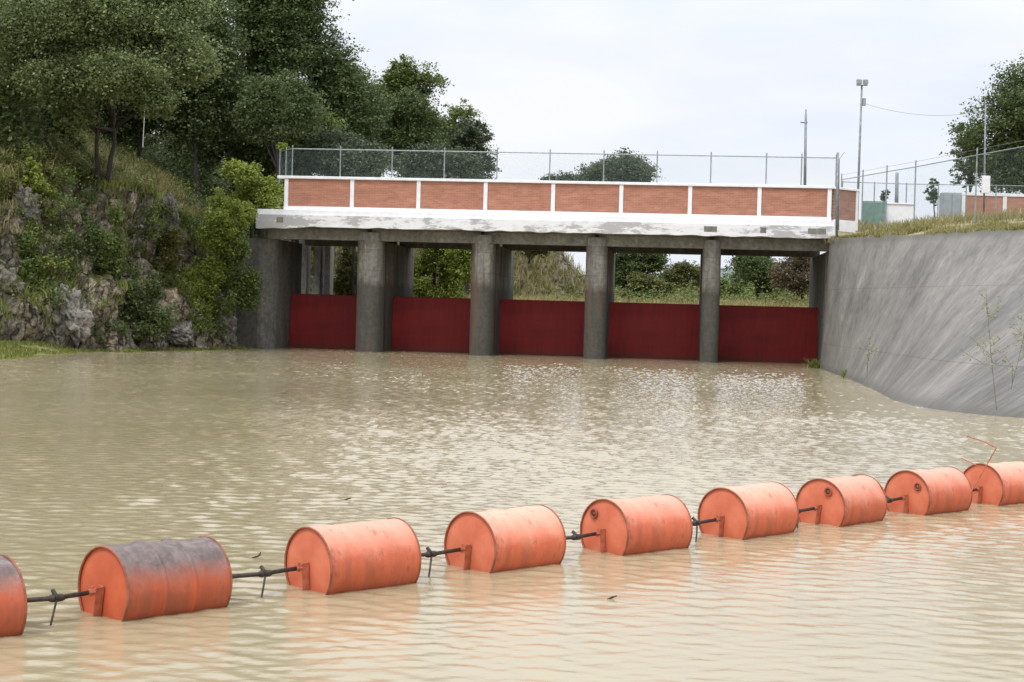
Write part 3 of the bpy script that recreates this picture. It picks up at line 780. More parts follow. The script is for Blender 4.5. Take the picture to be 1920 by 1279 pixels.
# ------------------------------------------------------------------ barrels floating on the water
def barrel_mat(name, worn):
    m, t, b, l = new_mat(name)
    n = tex(t, l, 3.5, 8, 0.7); n2 = tex(t, l, 14, 6, 0.7, stretch=(1, 1, 0.5)); n3 = tex(t, l, 2.0, 4, 0.6, stretch=(3, 1, 0.35))
    r = ramp(t, [(0.3, (0.42, 0.075, 0.03)), (0.55, (0.54, 0.115, 0.048)), (0.75, (0.62, 0.17, 0.08))] if worn else [(0.3, (0.52, 0.105, 0.045)), (0.55, (0.61, 0.145, 0.068)), (0.75, (0.69, 0.22, 0.125))]); l(n.outputs['Fac'], r.inputs['Fac'])
    x = r.outputs['Color']
    # sun-faded chalky paint uppermost, sky reflection also put into its colour
    tc = N(t, 'ShaderNodeTexCoord'); sp = N(t, 'ShaderNodeSeparateXYZ'); l(tc.outputs['Object'], sp.inputs[0])
    ad = N(t, 'ShaderNodeMath', operation='MULTIPLY_ADD'); ad.inputs[1].default_value = 0.16; l(n.outputs['Fac'], ad.inputs[0]); l(sp.outputs['Z'], ad.inputs[2])
    mr = N(t, 'ShaderNodeMapRange'); l(ad.outputs[0], mr.inputs[0])
    if worn:
        mr.inputs[1].default_value = 0.16; mr.inputs[2].default_value = 0.30; mr.inputs[4].default_value = 0.95
        g = ramp(t, [(0.3, (0.07, 0.06, 0.053)), (0.5, (0.13, 0.115, 0.108)), (0.7, (0.25, 0.23, 0.22))]); l(n2.outputs['Fac'], g.inputs['Fac'])
        x = mixc(t, l, mr.outputs[0], x, g.outputs['Color'])
    else:
        mr.inputs[1].default_value = 0.13; mr.inputs[2].default_value = 0.36; mr.inputs[4].default_value = 0.75
        x = mixc(t, l, mr.outputs[0], x, (0.80, 0.43, 0.31))
    # scuffs and grime
    sc = ramp(t, [(0.54, (0, 0, 0)), (0.70, (0.8, 0.8, 0.8))]); l(n2.outputs['Fac'], sc.inputs['Fac'])
    sv = ramp(t, [(0.44, (0, 0, 0)), (0.60, (1, 1, 1))]); l(n3.outputs['Fac'], sv.inputs['Fac'])
    k = mixc(t, l, 1.0, sc.outputs['Color'], sv.outputs['Color'], 'MULTIPLY')
    x = mixc(t, l, k, x, (0.17, 0.065, 0.04))
    # broad dirty runs down the side and rust at both ends
    n5 = tex(t, l, 1.0, 6, 0.65, stretch=(9, 1.2, 1.2)); r5 = ramp(t, [(0.40, (0, 0, 0)), (0.60, (0.75, 0.75, 0.75))] if worn else [(0.48, (0, 0, 0)), (0.68, (0.55, 0.55, 0.55))]); l(n5.outputs['Fac'], r5.inputs['Fac'])
    lo_ = N(t, 'ShaderNodeMapRange'); l(ad.outputs[0], lo_.inputs[0]); lo_.inputs[1].default_value = 0.26; lo_.inputs[2].default_value = 0.10
    x = mixc(t, l, mixc(t, l, 1.0, r5.outputs['Color'], lo_.outputs[0], 'MULTIPLY'), x, (0.30, 0.09, 0.05))
    ex = N(t, 'ShaderNodeMath', operation='SUBTRACT'); ex.inputs[1].default_value = 0.415; l(sp.outputs['X'], ex.inputs[0])
    ea = N(t, 'ShaderNodeMath', operation='ABSOLUTE'); l(ex.outputs[0], ea.inputs[0])
    eb = N(t, 'ShaderNodeMath', operation='MULTIPLY_ADD'); eb.inputs[1].default_value = 0.07; l(n2.outputs['Fac'], eb.inputs[0]); l(ea.outputs[0], eb.inputs[2])
    em = N(t, 'ShaderNodeMapRange'); l(eb.outputs[0], em.inputs[0]); em.inputs[1].default_value = 0.432; em.inputs[2].default_value = 0.452; em.inputs[4].default_value = 0.55
    x = mixc(t, l, em.outputs[0], x, (0.26, 0.10, 0.06))
    oi = N(t, 'ShaderNodeObjectInfo'); orr = ramp(t, [(0.0, (0.88, 0.84, 0.82)), (1.0, (1.08, 1.06, 1.06))]); l(oi.outputs['Random'], orr.inputs['Fac'])
    x = mixc(t, l, 1.0, x, orr.outputs['Color'], 'MULTIPLY')
    # slime near the waterline
    m2 = N(t, 'ShaderNodeMapRange'); l(ad.outputs[0], m2.inputs[0])
    m2.inputs[1].default_value = -0.09; m2.inputs[2].default_value = -0.02; m2.inputs[3].default_value = 0.35; m2.inputs[4].default_value = 0.0
    x = mixc(t, l, m2.outputs[0], x, (0.30, 0.075, 0.035))
    l(x, b.inputs['Base Color']); b.inputs['Roughness'].default_value = 0.48
    b.inputs['Specular IOR Level'].default_value = 0.4
    bump(t, l, b, n.outputs['Fac'], 0.25, 0.012)
    return m
M['barrel'] = barrel_mat('orange_paint', False)
M['barrel_worn'] = barrel_mat('orange_paint_worn', True)
M['lid'] = simple('lid_salmon', (0.54, 0.12, 0.055), (0.68, 0.20, 0.11), 3.5, 0.5, 0.2, 0.01)
M['lid_worn'] = simple('lid_orange', (0.46, 0.085, 0.032), (0.60, 0.135, 0.055), 3.5, 0.5, 0.2, 0.01)
M['rim'] = simple('rusty_rim', (0.16, 0.055, 0.03), (0.36, 0.11, 0.055), 12, 0.7, 0.3, 0.004)
M['bracket'] = simple('rusty_orange', (0.30, 0.08, 0.04), (0.5, 0.15, 0.08), 15, 0.7, 0.3, 0.003)
BR_, BL_ = 0.284, 0.83
ZC = 0.165                         # axis above the water
# cap centres (photo columns) on the straight line of the boom
B3 = on_level(577, 1106); B9 = on_level(1834, 944.5)
LD = Vector((B9.x - B3.x, B9.y - B3.y, 0)).normalized()
def on_line(px):
    d = ray(px, 1000)
    # plan intersection of the column with the boom line
    det = d.x * (-LD.y) - (-LD.x) * d.y
    k = (B3.x * (-LD.y) + LD.x * B3.y) / det
    return Vector((d.x * k, d.y * k, 0))
caps = [None, 193, 577, 880, 1131, 1353, 1535, 1697, 1836]
P = [None] + [on_line(c) for c in caps[1:]]
P[0] = P[1] - LD * (P[2] - P[1]).length * 1.0
shift0 = on_line(14); P[0] = shift0 - LD * BL_
blabels = ['barrel cut by the left edge of the picture, bare grey metal on top',
           'orange barrel with grey worn top and two raised hoops',
           'plain orange barrel with dented far end, next to the grey-topped barrel',
           'orange barrel fourth in the floating line, loose wire before its lid',
           'nearest orange barrel with a round bung, high on the left of its lid',
           'orange barrel below the red gate second from right, no bung on its lid',
           'orange barrel with chipped lower rim and a bung at its lid top',
           'orange barrel second from the right end of the floating line',
           'orange barrel at the right picture edge with a bent rod on it']
def make_barrel(i, p):
    worn = i < 2
    lidm = M['lid_worn'] if worn else M['lid']
    yaw = math.atan2(LD.y, LD.x) + R([1.5, 3.0, -1.5, 2.0, -2, 1.5, 3, -2, -4][i])
    b = thing('barrel', blabels[i], 'barrel', (p.x, p.y, ZC), yaw, 'barrels floating in a line')
    b.rotation_euler = (R([0, 8, -5, 4, -7, 3, 6, -4, 2][i]), R([0, 0.5, -0.6, 0.3, 0.8, -0.5, 0.4, 0, 0.4][i]), yaw)
    prof = [(0.012, BR_ - 0.004)]
    n = 110
    for k in range(n + 1):
        x = 0.014 + (BL_ - 0.028) * k / n
        r = BR_
        amp = 0.016 if worn else 0.0035
        for hx in (BL_ * 0.36, BL_ * 0.64):
            r += amp * math.exp(-((x - hx) / 0.009) ** 2)
        prof.append((x, r))
    prof.append((BL_ - 0.012, BR_ - 0.004))
    mb = MB().lathe_x(prof, 56)
    rn = random.Random(40 + i)
    dents = [(rn.uniform(.15, .8), rn.uniform(0.2, 2.6), rn.uniform(.06, .13), rn.uniform(.004, .014)) for _ in range(7)]
    if i == 2: dents.append((0.74, 1.0, 0.10, 0.025))
    nv = []
    for x, y, z in mb.v:
        r = math.hypot(y, z); a = math.atan2(z, y)
        for dx, da, ds, dep in dents:
            q = ((x - dx) ** 2 + ((a - da) * BR_) ** 2) / ds ** 2
            if q < 6: r -= dep * math.exp(-q)
        nv.append((x, r * math.cos(a), r * math.sin(a)))
    mb.v = nv
    mat = M['barrel_worn'] if worn else M['barrel']
    mb.build('drum_shell', mat, b, smooth=True)
    for x0, s_ in ((0.0, 1), (BL_, -1)):
        # recessed lid and folded rim
        cap = MB().lathe_x([(x0 + s_ * 0.018, BR_ - 0.009), (x0 + s_ * 0.020, BR_ - 0.03), (x0 + s_ * 0.013, BR_ - 0.05), (x0 + s_ * 0.012, 0.12), (x0 + s_ * 0.013, 0.001)], 56)
        cap.build('lid', lidm, b, smooth=True)
        rim = MB(); ring = []
        for k in range(57):
            t_ = 2 * math.pi * k / 56; ring.append((x0 + s_ * 0.010, (BR_ - 0.002) * math.cos(t_), (BR_ - 0.002) * math.sin(t_)))
        rim.tube(ring, 0.0085, 8, cap=False).build('rim', M['rim'], b, smooth=True)
        # angle-iron bracket that takes the rod
        br_ = MB()
        xa, xb = sorted((x0 - s_ * 0.012, x0 + s_ * 0.006))
        br_.box(xa, xb, -0.021, 0.021, -0.27, 0.035, 0.003)
        xa, xb = sorted((x0 - s_ * 0.055, x0 - s_ * 0.0125))
        br_.box(xa, xb, -0.021, -0.014, -0.25, 0.03)
        br_.build('bracket', M['bracket'], b)
    bung = {4: (-0.10, 0.165), 6: (0.075, 0.175), 7: (0.145, 0.12)}.get(i)
    if bung:
        # seen from outside the lid, +y is on the left
        by, bz = -bung[0], bung[1]
        ring = [(-0.003, by + 0.036 * math.cos(q * math.pi / 8), bz + 0.036 * math.sin(q * math.pi / 8)) for q in range(17)]
        bg = MB().tube(ring, 0.009, 6, cap=False); bg.tube([(0.013, by, bz), (0.001, by, bz)], 0.027, 12)
        bg.build('bung', M['rim'], b, smooth=True)
    return b
BARRELS = [make_barrel(i, p) for i, p in enumerate(P)]

rlabels = ['dark steel rod joining the half-seen left barrel to the grey-topped barrel',
           'dark steel rod between the grey-topped barrel and the dented orange barrel',
           'dark steel rod behind the dented orange barrel, third from the left end',
           'dark steel rod leading to the nearest lid with a bung',
           'dark steel rod just right of the nearest barrel with a bung',
           'short dark rod left of the barrel with the chipped rim',
           'short dark rod third barrel from the right end, on its lid',
           'short dark rod under the bent wire at the right end of the line']
rlabels[6] = 'short dark rod in front of the second barrel from the right end'
for i in range(8):
    a = P[i] + Vector((LD.x, LD.y, 0)) * (BL_ + 0.03); b_ = P[i + 1] - LD * 0.03
    a = Vector((a.x, a.y, ZC)); b_ = Vector((b_.x, b_.y, ZC))
    dv = (b_ - a); ln = dv.length; dv.normalize()
    rz = math.atan2(dv.y, dv.x)
    rd = thing('link_rod', rlabels[i], 'rod', a, rz, 'rods joining the barrels')
    sag = 0.012
    MB().tube([(0, 0, 0), (ln * 0.5, 0, -sag), (ln, 0, 0)], 0.0155, 10).build('bar', M['steel_dark'], rd, smooth=True)
    mid = ln * (0.52 + 0.05 * math.sin(i * 2.3))
    cp = MB().tube([(mid - 0.055, 0, -sag), (mid - 0.035, 0, -sag), (mid + 0.035, 0, -sag), (mid + 0.055, 0, -sag)], [0.017, 0.025, 0.025, 0.017], 10)
    cp.tube([(mid - 0.01, -0.035, -sag), (mid - 0.01, 0.035, -sag + 0.045)], 0.014, 8)
    cp.build('coupling', M['steel_dark'], rd, smooth=True)
    for x in (0.035, ln - 0.04):
        nn = MB().tube([(x - 0.028, 0, 0), (x + 0.028, 0, 0)], 0.022, 6); nn.tube([(x, 0, -0.028), (x, 0, 0.038)], 0.009, 6)
        nn.build('nut', M['bracket'] if x > 0.1 else M['steel_dark'], rd)
    if i in (0, 1, 2, 4, 5):
        MB().tube([(mid - 0.012, -0.02, -sag - 0.01), (mid - 0.05, -0.05, -0.11), (mid - 0.085, -0.07, -0.20 if i < 3 else -0.17)], 0.0075, 6).build('loose_wire', M['steel_dark'], rd)

# bent rod standing on the last barrel
p0 = on_level(1816, 944, 0.12); Yb = p0.y
def yb(px, py): return at(px, py, Yb - 0.1)
tip = yb(1868, 840)
q0 = yb(1816, 930)
brd = thing('bent_rod', 'thin bent orange rod sticking up from the barrel at the right edge', 'rod', q0)
o_ = Vector(q0)
MB().tube([Vector((0, 0, 0)), (yb(1838, 893) - o_), (tip - o_)], 0.007, 6).build('upright', M['bracket'], brd)
MB().tube([tip - o_, yb(1852, 830) - o_ + Vector((0, 0.15, 0)), yb(1828, 822) - o_ + Vector((0, 0.3, 0))], 0.006, 6).build('top_arm', M['bracket'], brd)
MB().tube([yb(1845, 880) - o_, yb(1812, 862) - o_ + Vector((0, 0.2, 0))], 0.005, 6).build('side_arm', M['bracket'], brd)

# ------------------------------------------------------------------ foliage
def rand_unit(rng, n):
    v = rng.normal(size=(n, 3)); return v / np.linalg.norm(v, axis=1)[:, None]
def leaves(rng, cen, size, aspect=0.5, upbias=0.5):
    n = len(cen)
    nm = rand_unit(rng, n); nm[:, 2] = np.abs(nm[:, 2]) + upbias; nm /= np.linalg.norm(nm, axis=1)[:, None]
    a = np.cross(nm, rand_unit(rng, n)); a /= np.linalg.norm(a, axis=1)[:, None] + 1e-9
    b_ = np.cross(nm, a)
    s = (size * rng.uniform(0.6, 1.35, n))[:, None]
    V = np.stack([cen - a * s * 0.5, cen + b_ * s * aspect * 0.5 - a * s * 0.05, cen + a * s * 0.5 - nm * s * 0.1, cen - b_ * s * aspect * 0.5 - a * s * 0.05], 1)
    return V.reshape(-1, 3), np.arange(n * 4, dtype=np.int32).reshape(-1, 4)
def clump_points(rng, blobs, n, clump=0.2, per=26, shell=0.5, flat=0.6):
    """leaf centres gathered in small clumps through ellipsoidal blobs"""
    vol = np.array([b[3] * b[4] * b[5] for b in blobs]) ** 0.75
    nc = max(1, int(n / per))
    which = rng.choice(len(blobs), nc, p=vol / vol.sum())
    B = np.array(blobs, float)[which]
    u = rand_unit(rng, nc) * (shell + (1 - shell) * rng.random(nc) ** 0.7)[:, None]
    u *= (1 + 0.16 * rng.normal(size=nc))[:, None]
    c = B[:, :3] + u * B[:, 3:6]
    rc = clump * B[:, 3:6].mean(1) * rng.uniform(0.6, 1.5, nc)
    k = rng.poisson(per, nc) + 2
    idx = np.repeat(np.arange(nc), k)
    off = rng.normal(size=(len(idx), 3)) * 0.62; off[:, 2] *= flat
    return c[idx] + off * rc[idx][:, None]
def make_tree(name, label, cat, base, blobs, mat, leaf=0.15, k=7.0, seed=1, trunk_r=0.16, group=None, bark='bark', clump=0.24, per=24, shell=0.35, lean=(0, 0), multi=1):
    rng = np.random.default_rng(seed)
    leaf = leaf * 0.8
    base = Vector(base)
    root = thing(name, label, cat, base, 0, group)
    lb = [(b[0] - base.x, b[1] - base.y, b[2] - base.z, b[3], b[4], b[5]) for b in blobs]
    C = np.array(lb); cz = C[:, 2].mean(); cx = C[:, 0].mean(); cy = C[:, 1].mean()
    mb = MB()
    low = max(0.6, (C[:, 2] - C[:, 5]).min())
    for s in range(multi):
        ox, oy = (s - (multi - 1) / 2) * 0.35, 0.1 * s
        fork = Vector((cx * 0.25 + lean[0] + ox * 2.0, cy * 0.25 + lean[1] + oy, low * 0.8))
        top = Vector((cx + ox, cy + oy, cz + 0.3 * C[:, 5].mean()))
        b0 = Vector((ox * 0.4, oy * 0.4, -0.5))
        pts = []; rad = []
        for i in range(9):
            f = i / 8
            p = b0.lerp(fork, min(1, f * 2)) if f < 0.5 else fork.lerp(top, (f - 0.5) * 2)
            w = 0.06 * trunk_r / 0.16
            pts.append(p + Vector((math.sin(i * 1.7 + seed) * w, math.cos(i * 2.1 + seed) * w, 0)) * (0 if i == 0 else 1)); rad.append(trunk_r / math.sqrt(multi) * (1.15 - 0.95 * f))
        mb.tube(pts, rad, 9)
        for j, b in enumerate(lb):
            if j % multi != s: continue
            e = Vector(b[:3]) + Vector((0, 0, b[5] * 0.2)); st = fork.lerp(top, 0.1 + 0.5 * ((j * 0.37) % 1))
            m_ = st.lerp(e, 0.5) + Vector((0, 0, -0.12 * (e - st).length))
            mb.tube([st, m_, e], [trunk_r * 0.45, trunk_r * 0.3, trunk_r * 0.10], 6)
            for q in range(3):
                tp = e + Vector(rand_unit(rng, 1)[0] * np.array(b[3:6]) * 0.75)
                mb.tube([m_.lerp(e, 0.5), tp], [trunk_r * 0.2, trunk_r * 0.05], 5)
    mb.build('trunk', M[bark], root, smooth=True)
    area = sum(b[3] * b[5] + b[3] * b[4] for b in lb) * 2
    n = int(2.6 * k * area / (leaf * leaf))
    V, Fq = leaves(rng, clump_points(rng, lb, n, clump, per, shell), leaf * 1.15, 0.72, 0.35)
    link('crown', np_mesh(V, Fq), M[mat], root)
    return root
def auto_blobs(rng, cx, cy, cz, rx, ry, rz, n, ragged=False):
    out = []
    if ragged:      # loose, trailing growth
        for i in range(n):
            u = rng.uniform(-1, 1, 3); f = rng.uniform(0.16, 0.36)
            w = 1 - 0.45 * abs(u[2])
            out.append((cx + u[0] * rx * 0.85 * w, cy + u[1] * ry * 0.5, cz + u[2] * rz * 0.85, rx * f, ry * f, rz * f * rng.uniform(0.8, 1.7)))
        return out
    for i in range(n):
        u = rand_unit(rng, 1)[0] * (0.3 + 0.4 * rng.random())
        f = rng.uniform(0.40, 0.62)
        out.append((cx + u[0] * rx, cy + u[1] * ry, cz + u[2] * rz, rx * f, ry * f, rz * f * rng.uniform(0.75, 1.05)))
    return out
def px_tree(name, label, cat, x0, x1, ytop, ybot, Y, mat, base_z=None, seed=1, nb=8, leaf=0.15, k=7.0, base_px=None, group=None, ragged=False, **kw):
    """tree whose crown fills the given columns and rows of the photograph at distance Y"""
    rng = np.random.default_rng(seed * 17 + 3)
    c = at((x0 + x1) / 2, (ytop + ybot) / 2, Y)
    rx = (x1 - x0) / 2 * Y / F_PX; rz = (ybot - ytop) / 2 * Y / F_PX
    bx = at(base_px if base_px else (x0 + x1) / 2 + rng.uniform(-0.1, 0.1) * (x1 - x0), 560, Y).x
    if base_z is None:
        base_z = hill_at(bx, Y)
    base_z = min(base_z, c.z - rz * 0.75)
    bl = auto_blobs(rng, c.x, c.y, c.z, rx, min(rx, max(rz, rx * 0.8)), rz, nb, ragged)
    return make_tree(name, label, cat, (bx, Y, base_z), bl, mat, leaf, k, seed, group=group, **kw)

GT = 'trees on the left hillside'
# near left: the spreading tree on the cliff edge
bl = []
for (x, y, rx, rz, dY) in ((60, 60, 95, 62, 0), (165, 20, 95, 60, -0.8), (275, 50, 90, 58, 0.4), (345, 110, 62, 50, 0), (235, 140, 75, 45, -1.0), (120, 150, 85, 45, -0.4), (30, 150, 60, 45, 0.6),
                         (200, -50, 120, 60, 0.5), (330, 10, 70, 55, 1.0), (90, -30, 90, 55, 0.6), (295, 190, 45, 30, -0.6), (140, 215, 45, 26, 0.2)):
    c = at(x, y, 63.5 + dY * 1.6); q = 63.5 / F_PX
    bl.append((c.x, c.y, c.z, rx * q, rx * q * 0.9, rz * q))
b0 = hill_hit(186, 350)
make_tree('broadleaf_tree', 'big spreading dark tree with a bare double trunk on the cliff edge', 'tree', b0, bl, 'leaf_grey2', 0.13, 5.0, 5, 0.17, GT, lean=(0.25, 0), multi=2, clump=0.26, per=26, shell=0.25)
px_tree('broadleaf_tree', 'tall tree at the upper left picture edge behind the spreading tree', 'tree', -130, 90, -150, 170, 70, 'leaf_mid', seed=2, nb=12, k=3.5, group=GT)
px_tree('small_tree', 'small tree with bright yellow green top between two dark trees', 'tree', 300, 420, 150, 235, hill_hit(352, 335).y, 'leaf_bright', hill_hit(352, 335).z - 0.2, seed=3, nb=6, leaf=0.12, k=4, base_px=352, trunk_r=0.10, group=GT)
px_tree('broadleaf_tree', 'dense low tree with dark leaves just below the bright topped tree', 'tree', 295, 430, 205, 345, hill_hit(345, 345).y + 0.3, 'leaf_mid', hill_hit(345, 345).z - 0.2, seed=4, nb=7, leaf=0.13, k=4.5, base_px=350, trunk_r=0.12, group=GT)
px_tree('broadleaf_tree', 'tallest dark tree, rising out of the picture with sky gaps at right', 'tree', 392, 628, -130, 240, 84, 'leaf_dark', seed=5, nb=20, leaf=0.17, k=2.5, base_px=480, trunk_r=0.26, group=GT, clump=0.2, shell=0.3)
px_tree('broadleaf_tree', 'rounded mid green tree left of the bridge fence, below the tallest tree', 'tree', 425, 600, 95, 300, 77, 'leaf_dark', seed=6, nb=10, leaf=0.14, k=4.5, group=GT)
px_tree('broadleaf_tree', 'dark tree at the centre of the hillside skyline above the bridge fence', 'tree', 560, 735, 75, 300, 86, 'leaf_dark', seed=7, nb=10, leaf=0.16, k=4.5, group=GT)
px_tree('broadleaf_tree', 'light topped tree standing out on the skyline right of the dark trees', 'tree', 715, 832, 103, 225, 97, 'leaf_mid', seed=8, nb=8, leaf=0.17, k=2.6, group=GT, shell=0.3)
px_tree('broadleaf_tree', 'dark green tree below the light topped skyline tree', 'tree', 690, 850, 170, 335, 92, 'leaf_dark', seed=9, nb=9, leaf=0.16, k=4.5, group=GT)
px_tree('broadleaf_tree', 'feathery tree at the right end of the hillside trees', 'tree', 830, 935, 205, 350, 98, 'leaf_grey', seed=10, nb=9, leaf=0.17, k=2.6, group=GT, clump=0.2)
px_tree('broadleaf_tree', 'dark tree filling the gap behind the spreading cliff tree', 'tree', 270, 460, -60, 300, 79, 'leaf_dark', seed=11, nb=15, leaf=0.16, k=4, group=GT)
px_tree('broadleaf_tree', 'dark tree behind the top of the spreading tree, cut by the upper edge', 'tree', 60, 320, -220, 150, 82, 'leaf_dark', seed=12, nb=14, leaf=0.17, k=4, group=GT)
px_tree('broadleaf_tree', 'grey green low tree behind the left half of the bridge fence', 'tree', 560, 760, 255, 380, 80, 'leaf_grey', seed=13, nb=8, leaf=0.15, k=4, group=GT, trunk_r=0.12)
px_tree('broadleaf_tree', 'grey green low tree behind the middle of the bridge fence', 'tree', 735, 905, 270, 385, 83, 'leaf_grey', seed=14, nb=8, leaf=0.15, k=4, group=GT, trunk_r=0.12)
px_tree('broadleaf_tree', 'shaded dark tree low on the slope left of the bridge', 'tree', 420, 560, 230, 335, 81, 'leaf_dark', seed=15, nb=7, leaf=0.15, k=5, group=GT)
px_tree('broadleaf_tree', 'dark backmost tree between the tallest tree and the skyline', 'tree', 600, 790, 130, 330, 106, 'leaf_dark', seed=16, nb=9, leaf=0.19, k=5, group=GT)

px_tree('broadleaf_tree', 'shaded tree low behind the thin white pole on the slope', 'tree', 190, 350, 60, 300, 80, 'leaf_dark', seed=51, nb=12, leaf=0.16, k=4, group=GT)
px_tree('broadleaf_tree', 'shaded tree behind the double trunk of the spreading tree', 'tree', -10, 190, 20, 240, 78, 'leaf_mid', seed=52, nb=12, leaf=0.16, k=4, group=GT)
px_tree('broadleaf_tree', 'dark tree filling the space under the tallest tree', 'tree', 360, 520, 120, 330, 85, 'leaf_dark', seed=53, nb=12, leaf=0.16, k=4, group=GT)
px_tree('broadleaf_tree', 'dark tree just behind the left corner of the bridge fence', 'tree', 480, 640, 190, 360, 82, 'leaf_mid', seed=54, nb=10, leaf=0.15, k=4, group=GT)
px_tree('broadleaf_tree', 'tree filling the canopy between the light topped tree and the feathery one', 'tree', 765, 905, 185, 345, 103, 'leaf_mid', seed=56, nb=12, leaf=0.17, k=3.5, group=GT)
# over the parapet and through the openings
GD = 'trees beyond the gates'
def gz(Y): return 1.9 + 0.018 * min(130, Y - 77)
px_tree('distant_tree', 'rounded tree top showing above the middle of the brick parapet', 'tree', 1078, 1235, 288, 400, 145, 'leaf_grey', gz(145), 21, 13, 0.22, 3.5, group=GD)
px_tree('distant_tree', 'low tree top just left of the rounded one above the parapet', 'tree', 1000, 1098, 314, 400, 148, 'leaf_grey', gz(148), 22, 9, 0.22, 3.5, group=GD)
px_tree('distant_tree', 'dark tree seen through the fourth opening beside the slim pier', 'tree', 1120, 1245, 440, 550, 128, 'leaf_dark', gz(128), 23, 8, 0.19, 4, group=GD)
px_tree('distant_tree', 'olive tree seen left of the slimmest pier through the fourth opening', 'tree', 1240, 1335, 490, 560, 150, 'leaf_olive', gz(150), 24, 20, 0.17, 5, group=GD, trunk_r=0.06, ragged=True, clump=0.4)
px_tree('distant_tree', 'dark leafy tree seen through the last opening', 'tree', 1365, 1470, 450, 572, 122, 'leaf_dark', gz(122), 25, 9, 0.18, 4, group=GD)
px_tree('distant_tree', 'brownish half bare tree seen at the right of the last opening', 'tree', 1450, 1560, 455, 572, 116, 'leaf_brown', gz(116), 26, 8, 0.17, 2.2, group=GD)
px_tree('distant_tree', 'small yellow green tree low in the fourth opening', 'tree', 1150, 1260, 515, 570, 112, 'leaf_olive', gz(112), 27, 20, 0.14, 5, group=GD, trunk_r=0.05, ragged=True, clump=0.4)
px_tree('distant_tree', 'low green tree between the two right openings, behind the slimmest pier', 'tree', 1300, 1400, 525, 572, 135, 'leaf_mid', gz(135), 28, 18, 0.16, 5, group=GD, trunk_r=0.05, ragged=True, clump=0.4)
px_tree('bush', 'bright green bush filling the second opening', 'bush', 770, 905, 440, 590, 82, 'leaf_bright', None, 29, 24, 0.12, 6, group='bushes behind the gates', trunk_r=0.06, ragged=True, clump=0.4)
px_tree('bush', 'olive bush at the right of the first opening', 'bush', 622, 690, 440, 580, 84, 'leaf_olive', None, 30, 6, 0.12, 4.5, group='bushes behind the gates', trunk_r=0.08)
px_tree('bush', 'small bright leafy branch high in the first opening', 'bush', 578, 626, 448, 490, 82, 'leaf_bright', None, 31, 4, 0.12, 4, group='bushes behind the gates', trunk_r=0.04)
px_tree('bush', 'dark bush at the upper left of the middle opening', 'bush', 955, 1040, 420, 485, 104, 'leaf_olive', at(1000, 480, 104).z, 32, 6, 0.15, 4, group='bushes behind the gates', trunk_r=0.06)
# right: the big tree beyond the plateau fence
px_tree('broadleaf_tree', 'big round tree behind the poles at the right picture edge', 'tree', 1815, 2010, 133, 375, 95, 'leaf_dark', plateau_h(29, 95), 33, 14, 0.17, 2.4, clump=0.22, shell=0.3)
px_tree('broadleaf_tree', 'thin airy tree left of the big round tree at the right edge', 'tree', 1765, 1860, 215, 365, 98, 'leaf_grey', plateau_h(27, 98), 34, 8, 0.16, 1.3, trunk_r=0.09, clump=0.18)
px_tree('conifer', 'small narrow dark conifer by the grey cabinet on the plateau', 'tree', 1730, 1762, 325, 392, 88, 'leaf_dark', plateau_h(22, 88), 35, 5, 0.12, 4, trunk_r=0.05)
px_tree('shrub', 'low dark shrub behind the green gate on the plateau', 'bush', 1640, 1668, 345, 385, 84, 'leaf_grey', plateau_h(18, 84), 36, 4, 0.11, 3, trunk_r=0.04)

# shrubs on the cliff near the bridge
GS = 'shrubs on the left cliff'
def cliff_shrub(label, x0, x1, y0, y1, mat, seed, leaf=0.11, k=3.6, nb=17):
    h = hill_hit((x0 + x1) / 2, y1 - 0.3 * (y1 - y0))
    Y = min(h.y - 0.3, 68.6)
    px_tree('shrub', label, 'bush', x0, x1, y0, y1 + 0.25 * (y1 - y0), Y, mat, at((x0 + x1) / 2, y1, Y).z, seed, nb, leaf, k * 1.5, group=GS, trunk_r=0.03, clump=0.42, shell=0.1, ragged=True)
cliff_shrub('bright green shrub hanging over the rock left of the deck end', 375, 492, 360, 455, 'leaf_bright', 41)
px_tree('shrub', 'tall yellow green shrub behind the left end of the parapet', 'bush', 400, 532, 300, 410, 72.5, 'leaf_bright', 5.3, 42, 22, 0.12, 6, group=GS, trunk_r=0.04, ragged=True, clump=0.4)
px_tree('shrub', 'tiny bright shrub peeping over the left fence corner', 'bush', 512, 553, 262, 283, 71.5, 'leaf_bright', 7.5, 43, 4, 0.10, 4, group=GS, trunk_r=0.03)
cliff_shrub('dark hanging shrub on the rock beside the left abutment', 400, 490, 435, 560, 'leaf_mid', 44)
cliff_shrub('dark shrub in the hollow of the cliff left of the hanging shrub', 215, 330, 500, 610, 'leaf_dark', 45)
cliff_shrub('mid green shrub below the spreading tree on the rock face', 130, 250, 390, 480, 'leaf_mid', 46)
cliff_shrub('light green shrub on the rocks at the left edge', 30, 110, 295, 375, 'leaf_bright', 47)
cliff_shrub('trailing yellow green vine on the rock above the squared boulder', 345, 425, 440, 585, 'leaf_bright', 57)
cliff_shrub('olive shrub in the middle of the rock face', 255, 350, 420, 500, 'leaf_olive', 48)
cliff_shrub('dark spreading shrub in the shade left of the double trunk', 40, 185, 195, 300, 'leaf_mid', 55)
cliff_shrub('dull green shrub low on the left rocks', 10, 90, 430, 520, 'leaf_mid', 49)

